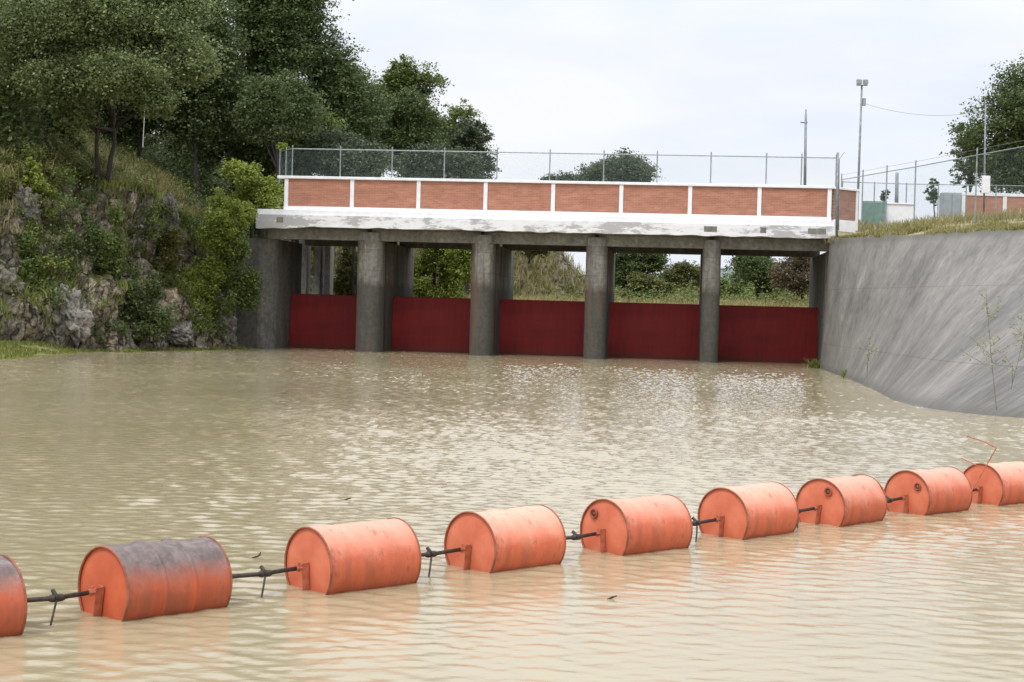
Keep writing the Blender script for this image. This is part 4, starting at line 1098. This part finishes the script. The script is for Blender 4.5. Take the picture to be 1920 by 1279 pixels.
# undergrowth spread over the slope: leaf clumps that nobody could count
def gz(Y): return 1.9 + 0.018 * min(130, Y - 77)
def undergrowth():
    rng = np.random.default_rng(77)
    sets = {'leaf_mid': [], 'leaf_dark': [], 'leaf_olive': [], 'leaf_bright': []}
    for _ in range(11000):
        c = rng.uniform(8, 110) if rng.random() < 0.3 else rng.uniform(14, 48.5)
        d = rng.uniform(0.1, 30) if rng.random() < 0.35 else rng.uniform(0.1, 5.5)
        p = hill_pt(c, d)
        v = mnoise.noise((p.x * 0.42, p.y * 0.42, p.z * 0.42 + 9))
        if 0.13 * (d - 2.6) + 1.1 * v < -0.02: continue
        r = rng.uniform(0.14, 0.42) * (1 if d < 6 else 1.8)
        n = int(75 * (r / 0.35) ** 1.6) + 6
        o = rng.normal(size=(n, 3)) * r * 0.55; o[:, 2] = o[:, 2] * 0.8
        w = mnoise.noise((p.x * 0.3 + 40, p.y * 0.3, p.z * 0.3)) + rng.normal() * 0.12
        sets['leaf_bright' if abs(w - 0.02) < 0.03 else 'leaf_olive' if w > 0.2 else 'leaf_mid' if w > -0.12 else 'leaf_dark'].append(np.array(p) + np.array([0.08, -0.1, 0.05]) + o)
    for mat, name, label in (('leaf_mid', 'undergrowth', 'mixed green undergrowth covering the rocky left hillside'),
                             ('leaf_dark', 'creepers', 'dark creepers hanging over the shaded parts of the left cliff'),
                             ('leaf_bright', 'weeds', 'fresh yellow green weeds between the rocks of the left cliff'),
                             ('leaf_olive', 'scrub', 'dry olive scrub scattered over the left cliff')):
        V, Fq = leaves(rng, np.concatenate(sets[mat]), 0.105, 0.6, 0.2)
        tag(link(name, np_mesh(V, Fq), M[mat]), label, 'undergrowth', kind='stuff')
    # thicket between the trees higher up
    cen = []
    for _ in range(2100):
        c = rng.uniform(5, 100); d = rng.uniform(10, 45)
        if rng.random() < 0.18: c = rng.uniform(18, 38); d = rng.uniform(5, 12)
        if c > 48: d = rng.uniform(4, 40) if c < 60 else rng.uniform(15, 45)
        p = hill_pt(c, d); r = rng.uniform(0.6, 1.5)
        if rng.random() < 0.3: c = rng.uniform(32, 62); d = rng.uniform(16, 45); r = 2.0; p = hill_pt(c, d)
        if c < 50 and d < 13 and mnoise.noise((p.x * 0.2, p.y * 0.2, 1)) < (0 if c > 39 else -0.15): continue
        n = 240
        o = rng.normal(size=(n, 3)) * r * 0.6; o[:, 2] = np.abs(o[:, 2]) * 1.25
        cen.append(np.array(p) + o)
    V, Fq = leaves(rng, np.concatenate(cen), 0.2, 0.65, 0.3)
    tag(link('thicket', np_mesh(V, Fq), M['leaf_dark']), 'dark thicket between the trunks on the upper left hillside', 'thicket', kind='stuff')
    # rough scrub on the field beyond the gates
    for mat, nm, lab, sd in (('leaf_olive', 'field_scrub', 'olive scrub on the field just beyond the gates', 1), ('leaf_mid', 'field_bushes', 'low green growth on the field beyond the gates', 2)):
        cen = []; r2 = np.random.default_rng(sd)
        for _ in range(420):
            x = r2.uniform(3, 30); y = r2.uniform(96, 165)
            v = mnoise.noise((x * 0.16, y * 0.10, sd * 7.0))
            if v < 0.0: continue
            r = r2.uniform(0.35, 0.9) * (0.7 + 1.4 * v); n = 150
            o = r2.normal(size=(n, 3)) * r * 0.6; o[:, 2] = np.abs(o[:, 2]) * 1.2
            cen.append(np.array((x, y, gz(y))) + o)
        V, Fq = leaves(r2, np.concatenate(cen), 0.17, 0.65, 0.3)
        tag(link(nm, np_mesh(V, Fq), M[mat]), lab, 'scrub', kind='stuff')
    # wood far behind the gates
    cen = []
    for _ in range(1700):
        x = rng.uniform(-30, 75); y = rng.uniform(165, 235)
        hgt = 1.7 + 2.0 * mnoise.noise((x * 0.11, y * 0.05, 3)) + 0.9 * mnoise.noise((x * 0.4, y * 0.2, 5))
        if hgt < 0.6: continue
        n = 110; o = rng.normal(size=(n, 3)) * np.array([1.1, 1.1, hgt * 0.30]); o[:, 2] += hgt * 0.5
        cen.append(np.array((x, y, gz(y))) + o)
    V, Fq = leaves(rng, np.concatenate(cen), 0.42, 0.65, 0.3)
    tag(link('far_wood', np_mesh(V, Fq), M['leaf_mid']), 'low wood far beyond the gates', 'wood', kind='stuff')
undergrowth()

def grass_mesh(rng, base, height, width=0.018, lean=0.45):
    """tapered bent blades; base (n,3), height (n,)"""
    n = len(base)
    a = rng.uniform(0, 2 * math.pi, n); dirv = np.stack([np.cos(a), np.sin(a), np.zeros(n)], 1)
    side = np.stack([-np.sin(a), np.cos(a), np.zeros(n)], 1)
    b2 = rng.uniform(0, 2 * math.pi, n); side = np.stack([np.cos(b2), np.sin(b2), np.zeros(n)], 1)
    h = height[:, None]; l_ = (lean * rng.uniform(0.2, 1.2, n))[:, None]; w = width * rng.uniform(0.7, 1.4, n)[:, None]
    up = np.array([0, 0, 1.0])
    p0 = base; p1 = base + up * h * 0.55 + dirv * h * l_ * 0.25; p2 = base + up * h + dirv * h * l_
    V = np.stack([p0 - side * w, p0 + side * w, p1 + side * w * 0.8, p1 - side * w * 0.8, p2 + side * w * 0.15, p2 - side * w * 0.15], 1).reshape(-1, 3)
    i = np.arange(n)[:, None] * 6
    Fq = np.concatenate([i + np.array([[0, 1, 2, 3]]), i + np.array([[3, 2, 4, 5]])], 0)
    return np_mesh(V, Fq)
def grass_stuff(name, label, pts, h, mat, width=0.02, lean=0.5, seed=5):
    rng = np.random.default_rng(seed)
    b = np.array(pts); hh = h * rng.uniform(0.5, 1.3, len(b))
    tag(link(name, grass_mesh(rng, b, hh, width, lean), M[mat]), label, 'grass', kind='stuff')
def grasses():
    rng = np.random.default_rng(91)
    # dry grass tongue on the cliff top, between the trees
    pts = []
    while len(pts) < 26000:
        c = rng.uniform(22, 47.5); d = rng.uniform(1.6, 13)
        if c < 39 and d > 4.5 and rng.random() < 0.75: continue
        p = hill_pt(c, d)
        if mnoise.noise((p.x * 0.33, p.y * 0.33, 4)) + 0.12 * min(d - 2.6, 2.5) < -0.02: continue
        pts.append((p.x + rng.normal() * 0.12, p.y + rng.normal() * 0.12, p.z - 0.04))
    grass_stuff('dry_grass', 'long dry grass on the slope above the left cliff', pts, 0.5, 'grass_dry', 0.02, 0.6, 1)
    # tufts on the rock ledges
    pts = []
    while len(pts) < 14000:
        c = rng.uniform(16, 46); d = rng.uniform(0.15, 3.2)
        p = hill_pt(c, d)
        if mnoise.noise((p.x * 0.7, p.y * 0.7, p.z * 0.6 + 2)) < 0.22: continue
        for _ in range(4): pts.append((p.x + rng.normal() * 0.15, p.y + rng.normal() * 0.15, p.z - 0.05))
    grass_stuff('ledge_grass', 'green grass growing in the cracks of the left cliff', pts, 0.34, 'grass_green', 0.018, 0.9, 2)
    # shore grass
    pts = []
    while len(pts) < 16000:
        x = rng.uniform(-26, -15.6)
        yb = np.interp(x, [-34, -24, -19, -15.5, -13.5], [48, 54.5, 59, 62.6, 66]); yf = np.interp(x, [-34, -20, -16.5, -15.4, -14.8], [34, 40, 44, 50, 62])
        v = rng.uniform(0.10, 1); yf += 1.6 * mnoise.noise((x * 0.5, 3, 0)) + 0.6 * mnoise.noise((x * 1.9, 5, 0))
        if mnoise.noise((x * 0.9, v * 9, 2)) < -0.12 or v < 0.22 + 0.2 * rng.random(): continue
        pts.append((x, yf + (yb - yf) * v, -0.12 + 0.44 * float(smooth(v * 2.5)) * float(smooth((-15.75 - x) / 2.2))))
    for _ in range(3500):
        c = rng.uniform(34, 46.5); p = hill_pt(c, -0.25)
        pts.append((p.x + 0.1 + rng.normal() * 0.12, p.y - 0.2 + rng.normal() * 0.12, -0.03))
    grass_stuff('shore_grass', 'short yellow green grass along the left waterline', pts, 0.13, 'grass_green', 0.015, 0.7, 3)
    # verge on top of the concrete slope
    pts = []
    n = len(WTc)
    while len(pts) < 24000:
        i = rng.integers(8, n - 30); q = WTc[i]; dr = (WTc[i] - WBc[i]); dr = dr / max(0.4, np.linalg.norm(dr))
        d = 0.22 + rng.exponential(1.6)
        x, y = q + dr * d + rng.normal(size=2) * 0.12
        if (Vector((x, y, 0)) - BO).dot(BN) > -0.6 and (Vector((x, y, 0)) - BO).dot(BU) < S_R + 0.6: continue
        if mnoise.noise((x * 0.55, y * 0.55, 7)) < 0.08 + 0.12 * rng.normal(): continue
        pts.append((x, y, plateau_h(x, y) - 0.03))
    grass_stuff('verge_grass', 'tall yellow green grass along the top of the concrete slope', pts, 0.22, 'grass_verge', 0.016, 0.8, 4)
    pts = []
    while len(pts) < 12000:
        x = rng.uniform(14.5, 30); y = rng.uniform(58, 84)
        if np.min(np.linalg.norm(WTc - (x, y), axis=1)) < 3 or x < 14 + 0.0 * y: continue
        pts.append((x, y, plateau_h(x, y) - 0.03))
    grass_stuff('straw_grass', 'straw coloured dry grass on the plateau behind the fence', pts, 0.38, 'grass_dry', 0.02, 0.6, 5)
    # field grass and reeds beyond the gates
    pts = []
    while len(pts) < 26000:
        x = rng.uniform(-8, 26); y = rng.uniform(84, 150)
        pts.append((x, y, gz(y) - 0.05))
    grass_stuff('field_grass', 'pale dry grass on the field beyond the gates', pts, 0.6, 'grass_dry', 0.035, 0.6, 6)
    # grassy bank in the middle opening
    pts = []
    while len(pts) < 24000:
        c = rng.uniform(58, 100); d = rng.uniform(0.3, 11)
        p = hill_pt(c, d)
        if mnoise.noise((p.x * 0.4, p.y * 0.4, 4)) < -0.12: continue
        pts.append((p.x + rng.normal() * 0.3, p.y + rng.normal() * 0.3, p.z - 0.05))
    grass_stuff('bank_grass', 'greyish dry grass hanging on the bank behind the middle gate', pts, 0.7, 'grass_dry', 0.025, 0.9, 7)
grasses()

# boulders standing out of the cliff
GR = 'pale boulders on the left cliff'
M['boulder'] = simple('boulder', (0.07, 0.064, 0.055), (0.36, 0.33, 0.29), 3.0, 0.95, 1.0, 0.16, detail=9, lo=0.36, hi=0.68)
def boulder(label, px, py, sx, sz, seed):
    import bmesh
    c = hill_hit(px, py); c = c - ray(px, py).normalized() * (-0.15 * sx)
    bm = bmesh.new(); bmesh.ops.create_icosphere(bm, subdivisions=5, radius=1)
    for v in bm.verts:
        p = v.co.copy(); q = p * 1.2 + Vector((seed * 3.1, 0, 0))
        dd, _ = mnoise.voronoi(q * 1.5)
        d2, _ = mnoise.voronoi(q * 3.5)
        a = 0.9 + 0.25 * mnoise.fractal(q, 0.9, 2.1, 5) + 0.55 * min(0.45, dd[1] - dd[0]) + 0.22 * min(0.4, d2[1] - d2[0]) - 0.15
        v.co = Vector((p.x * sx * a, p.y * sx * 0.8 * a, p.z * sz * a - 0.3 * p.x * sz))
    me = bpy.data.meshes.new('boulder'); bm.to_mesh(me); bm.free()
    o = link('boulder', me, M['boulder']); o.location = c
    tag(o, label, 'rock', GR)
boulder('pale craggy boulder at the waterline on the left', 130, 590, 0.95, 1.1, 1)
boulder('pale rock sticking up at the left edge below the light green shrub', 50, 385, 0.6, 0.75, 3)
boulder('rock beside the foot of the spreading tree trunk', 228, 345, 0.5, 0.5, 4)
boulder('upright pale rock below the dry grass near the bridge', 318, 405, 0.45, 0.85, 5)
boulder('squared rock at the waterline next to the left abutment', 410, 605, 0.8, 1.0, 6)
boulder('pale rock under the dark hollow of the cliff, at the water', 330, 620, 0.8, 0.6, 7)

# thin saplings in front of the concrete slope
def sapling(label, px, pyb, pyt, lean, seed, n=130, spread=0.35):
    p = on_level(px, pyb, 0.0)
    H = (pyb - pyt) * p.y / F_PX
    root = thing('sapling', label, 'sapling', p, 0, 'thin saplings standing in the water')
    rng = np.random.default_rng(seed); mb = MB(); cen = []
    pts = [Vector((lean * H * (f ** 1.4), 0, -0.6 + (H + 0.6) * f)) + Vector((0.03 * math.sin(5 * f + seed), 0, 0)) for f in np.linspace(0, 1, 8)]
    mb.tube(pts, [0.014 - 0.0015 * i for i in range(8)], 5)
    for b in range(11):
        f = rng.uniform(0.40, 0.97); q = pts[int(f * 7)].lerp(pts[min(7, int(f * 7) + 1)], f * 7 % 1)
        a = rng.uniform(0, 6.28); ln = spread * H * rng.uniform(0.25, 0.6) * (1.25 - f)
        e = q + Vector((math.cos(a) * ln, math.sin(a) * ln, ln * rng.uniform(0.5, 1.1)))
        mb.tube([q, e], [0.006, 0.003], 4)
        m_ = int(n / 11)
        for _ in range(m_):
            g = rng.random(); cen.append(np.array(q.lerp(e, g)) + rng.normal(size=3) * 0.07)
    mb.build('stem', M['bark_pale'], root)
    V, Fq = leaves(rng, np.array(cen), 0.075, 0.4, 0.1)
    link('leaves', np_mesh(V, Fq), M['leaf_pale'], root)
sapling('short sapling at the bend of the waterline, near the red gates', 1622, 722, 610, 0.1, 1, 110, 0.5)
sapling('tall leafy sapling at the right in front of the grey slope', 1872, 778, 545, -0.14, 2, 230, 0.6)
sapling('slim sapling just left of the tallest one before the grey slope', 1838, 700, 570, 0.02, 3, 130, 0.5)
sapling('sapling leaning to the right picture edge', 1885, 772, 590, 0.2, 4, 190, 0.6)
# weeds at the wall foot
def weed(label, px, py, r, seed):
    p = on_level(px, py, 0); rng = np.random.default_rng(seed)
    n = 260; a = rng.normal(size=(n, 3)) * r * 0.5; a[:, 2] = 0; 
    o = link('weed', grass_mesh(rng, a + np.array([0, 0, -0.05]), r * rng.uniform(0.6, 1.6, n), 0.016, 0.9), M['grass_green'])
    o.location = p; tag(o, label, 'weed', 'weeds at the foot of the wall')
weed('green weed where the last gate meets the concrete wall', 1529, 690, 0.28, 1)
weed('green weed at the waterline a little right of the last gate', 1594, 708, 0.24, 2)

# ------------------------------------------------------------------ plateau: fences, poles, small walls
def fence_line(label, pts, group=None, rails=1, barb=True, post_r=0.03, mesh=True):
    p0 = Vector((pts[0][0], pts[0][1], pts[0][2]))
    f = thing('chain_link_fence', label, 'fence', p0, 0, group)
    for x, y, z, h in pts:
        MB().tube([(x, y, z - 0.3), (x, y, z + h + (0.28 if barb else 0.05))], post_r, 8).build('post', M['galv'], f, off=p0)
    MB().tube([(x, y, z + h) for x, y, z, h in pts], 0.022, 6).build('top_rail', M['galv'], f, off=p0)
    if rails > 1:
        MB().tube([(x, y, z + h * 0.5) for x, y, z, h in pts], 0.018, 6).build('mid_rail', M['galv'], f, off=p0)
    if barb:
        MB().tube([(x, y, z + h + 0.22) for x, y, z, h in pts], 0.006, 4).build('barbed_wire', M['steel'], f, off=p0)
    if mesh:
        wm = MB()
        for a, b_ in zip(pts[:-1], pts[1:]):
            c = chain_mesh((a[0], a[1], 0), (b_[0], b_[1], 0), a[2] + 0.03, b_[2] + 0.03, a[2] + a[3], b_[2] + b_[3], 0.09, 0.0017); wm.add(c.v, c.f)
        wm.build('wire_mesh', M['wire'], f, off=p0)
def fp(px, pytop, Y, extra=0.0):
    c = at(px, pytop, Y); z = plateau_h(c.x, c.y); return (c.x, c.y, z, c.z - z)
fence_line('tall fence with barbed wire running along the top of the concrete slope', [fp(1578, 337, 75), fp(1618, 330, 72.5), fp(1663, 322, 70), fp(1717, 313, 67.3), fp(1832, 291, 61.8), fp(1990, 262, 55.5)], rails=1)
fence_line('level fence further back in front of the brick wall on the plateau', [fp(1580, 341, 80), fp(1640, 343, 80), fp(1700, 345, 80), fp(1760, 346, 80), fp(1812, 347, 80), fp(1868, 348, 80), fp(1930, 349, 80), fp(2000, 350, 80)], rails=1, barb=False)

def pole_thing(name, label, px0, py0, px1, py1, Y, r, cat='pole'):
    a = at(px0, py0, Y); b_ = at(px1, py1, Y)
    t = thing(name, label, cat, a)
    MB().tube([(0, 0, -0.3), b_ - a], [r, r * 0.75], 10).build('shaft', M['steel'], t, smooth=True)
    return t, a, b_
# stout corner post in front of the end of the bridge
t, a, b_ = pole_thing('corner_post', 'stout dark post at the right end of the bridge parapet', 1569, 432, 1571, 286, 64.6, 0.055, 'post')
MB().tube([(0.08, 0.05, 0.0), b_ - a + Vector((0.06, 0.05, -0.25))], 0.03, 8).build('side_tube', M['steel'], t)
MB().tube([b_ - a + Vector((0, 0, -0.35)), b_ - a + Vector((0.28, 0.1, 0.02))], 0.012, 6).build('arm', M['steel'], t)
# floodlight mast
t, a, b_ = pole_thing('light_mast', 'tall slim mast with floodlights on top behind the bridge end', 1607, 412, 1616, 160, 75, 0.06, 'light mast')
hd = b_ - a
MB().box(hd.x - 0.26, hd.x + 0.26, hd.y - 0.03, hd.y + 0.03, hd.z - 0.02, hd.z + 0.03).build('crossarm', M['galv'], t)
for k in (-0.15, 0.15):
    fl = MB().box(hd.x + k - 0.12, hd.x + k + 0.12, hd.y - 0.16, hd.y - 0.035, hd.z + 0.035, hd.z + 0.26, 0.02).build('floodlight', M['galv'], t)
MB().box(hd.x + 0.06, hd.x + 0.2, hd.y - 0.08, hd.y + 0.08, hd.z - 0.95, hd.z - 0.6, 0.01).build('control_box', M['galv'], t)
mast_top = b_.copy()
# utility pole behind the parapet
t, a, b_ = pole_thing('utility_pole', 'pole with a short crossarm behind the bridge parapet', 1509, 372, 1511, 214, 88, 0.085, 'utility pole')
hd = b_ - a
MB().box(hd.x - 0.28, hd.x + 0.1, -0.04, 0.04, hd.z - 0.5, hd.z - 0.43).build('crossarm', M['steel'], t)
MB().tube([(hd.x, 0, hd.z - 0.01), (hd.x, 0, hd.z + 0.25)], 0.035, 8).build('insulator', M['galv'], t)
# mast with cabinet on the right
t, a, b_ = pole_thing('antenna_mast', 'slim mast with a white cabinet at its foot in front of the big right tree', 1845, 392, 1848, 196, 78, 0.05, 'mast')
hd = b_ - a
MB().box(-0.18, 0.20, -0.22, -0.055, 0.75, 1.60, 0.015).build('cabinet', M['white'], t)
MB().tube([(hd.x - 0.3, 0, hd.z - 0.02), (hd.x + 0.3, 0, hd.z - 0.02)], 0.02, 6).build('crossarm', M['galv'], t)
MB().tube([(hd.x * 0.4 - 0.2, 0, hd.z * 0.52), (hd.x * 0.4 + 0.25, 0, hd.z * 0.52)], 0.018, 6).build('bracket', M['galv'], t)
mast2_top = b_.copy()
pole_thing('pole', 'short thick grey pole above the white wall on the plateau', 1681, 392, 1682, 324, 86, 0.11)
# overhead cable between the masts
cb = []
for k in range(13):
    f = k / 12; p = mast_top.lerp(mast2_top, f); p.z += -0.8 + 0.5 * f - 1.6 * f * (1 - f); cb.append(p)
o = MB().tube(cb, 0.008, 4).build('overhead_cable', M['steel'], off=cb[0]); o.location = cb[0]
tag(o, 'thin cable hanging between the floodlight mast and the right mast', 'cable')

def wall_px(name, label, x0, x1, yt, yb, Y, mat, th=0.2, coping=None, cat='wall'):
    a = at(x0, (yt + yb) / 2, Y); b_ = at(x1, (yt + yb) / 2, Y)
    zt = at((x0 + x1) / 2, yt, Y).z; zb = min(at((x0 + x1) / 2, yb, Y).z, plateau_h((a.x + b_.x) / 2, Y)) - 0.3
    t = thing(name, label, cat, ((a.x + b_.x) / 2, Y, zb))
    hw = (b_.x - a.x) / 2
    MB().box(-hw, hw, -th / 2, th / 2, 0, zt - zb, 0.01).build('wall_body', mat, t)
    if coping: MB().box(-hw - 0.04, hw + 0.04, -th / 2 - 0.05, th / 2 + 0.05, zt - zb + 0.002, zt - zb + coping, 0.01).build('coping', M['white'], t)
    return t, hw, zt - zb
t, hw, h = wall_px('low_wall', 'low white wall next to the green gate on the plateau', 1664, 1712, 384, 418, 76.5, M['white'], 0.25, 0.08)
t, hw, h = wall_px('brick_wall', 'distant brick wall with white coping at the right picture edge', 1802, 2040, 370, 392, 83, M['brick'], 0.25, 0.16)
for k in range(4):
    x = -hw + 0.1 + k * (2 * hw - 0.2) / 3
    MB().box(x - 0.1, x + 0.1, -0.16, 0.16, 0.02, h - 0.004, 0.006).build('post', M['white'], t)
M['cab'] = simple('grey_paint', (0.26, 0.29, 0.31), (0.34, 0.37, 0.39), 3, 0.5, 0.05)
t, hw, h = wall_px('cabinet', 'grey equipment cabinet beside the distant brick wall', 1764, 1800, 362, 392, 82, M['cab'], 0.6, None, 'cabinet')
MB().box(-hw + 0.05, -0.02, -0.33, -0.302, 0.35, h - 0.06, 0.005).build('door', M['cab'], t)
MB().box(0.02, hw - 0.05, -0.33, -0.302, 0.35, h - 0.06, 0.005).build('door', M['cab'], t)
# green wire gate
M['green'] = simple('green_paint', (0.12, 0.2, 0.17), (0.18, 0.27, 0.23), 4, 0.6, 0.05)
a = at(1616, 410, 76); b_ = at(1661, 410, 76); zt = at(1640, 377, 76).z; zb = plateau_h(a.x + 0.5, 76)
gt = thing('metal_gate', 'green metal gate left of the low white wall', 'gate', ((a.x + b_.x) / 2, 76, zb))
hw = (b_.x - a.x) / 2; hh = zt - zb
fr = MB()
for x in (-hw, 0, hw): fr.box(x - 0.025, x + 0.025, -0.025, 0.025, 0.02, hh)
for z in (0.08, hh - 0.06): fr.box(-hw, hw, -0.02, 0.02, z, z + 0.05)
fr.build('frame', M['green'], gt)
MB().box(-hw + 0.03, hw - 0.03, -0.008, 0.008, 0.13, hh - 0.07).build('sheet_panel', M['green'], gt)
# slim white marker pole on the left slope
c = at(268, 258, 66.5); d_ = at(273, 165, 66.5)
o = MB().tube([(0, 0, -0.4), d_ - c], 0.022, 6).build('marker_pole', M['white']); o.location = c
tag(o, 'thin white pole standing in the grass right of the spreading tree', 'pole')

# bits of drift on the water
M['twig'] = simple('twig', (0.03, 0.022, 0.015), (0.09, 0.065, 0.04), 20, 0.9, 0)
for label, px, py, ln, a in (('small dark twig on the water above the first rod gap', 484, 1046, 0.10, 1.2), ('tiny dark twig on the calm water left of centre', 652, 938, 0.08, 0.2),
                             ('tiny twig floating in the foreground right of centre', 1148, 1124, 0.07, 0.4), ('dark twig on the water far left of the middle', 535, 738, 0.22, 1.0)):
    p = on_level(px, py, 0.0)
    t = MB().tube([(-ln / 2, 0, 0.0), (0, 0.02, 0.012), (ln / 2 * math.cos(a), ln / 2 * math.sin(a) * 0.4, 0.02 + 0.25 * ln * math.sin(a))], [0.006, 0.008, 0.004], 5)
    t.tube([(0, 0.02, 0.012), (0.03, -0.03, 0.03)], [0.005, 0.003], 4)
    o = t.build('twig', M['twig']); o.location = p
    tag(o, label, 'twig', 'twigs drifting on the water')
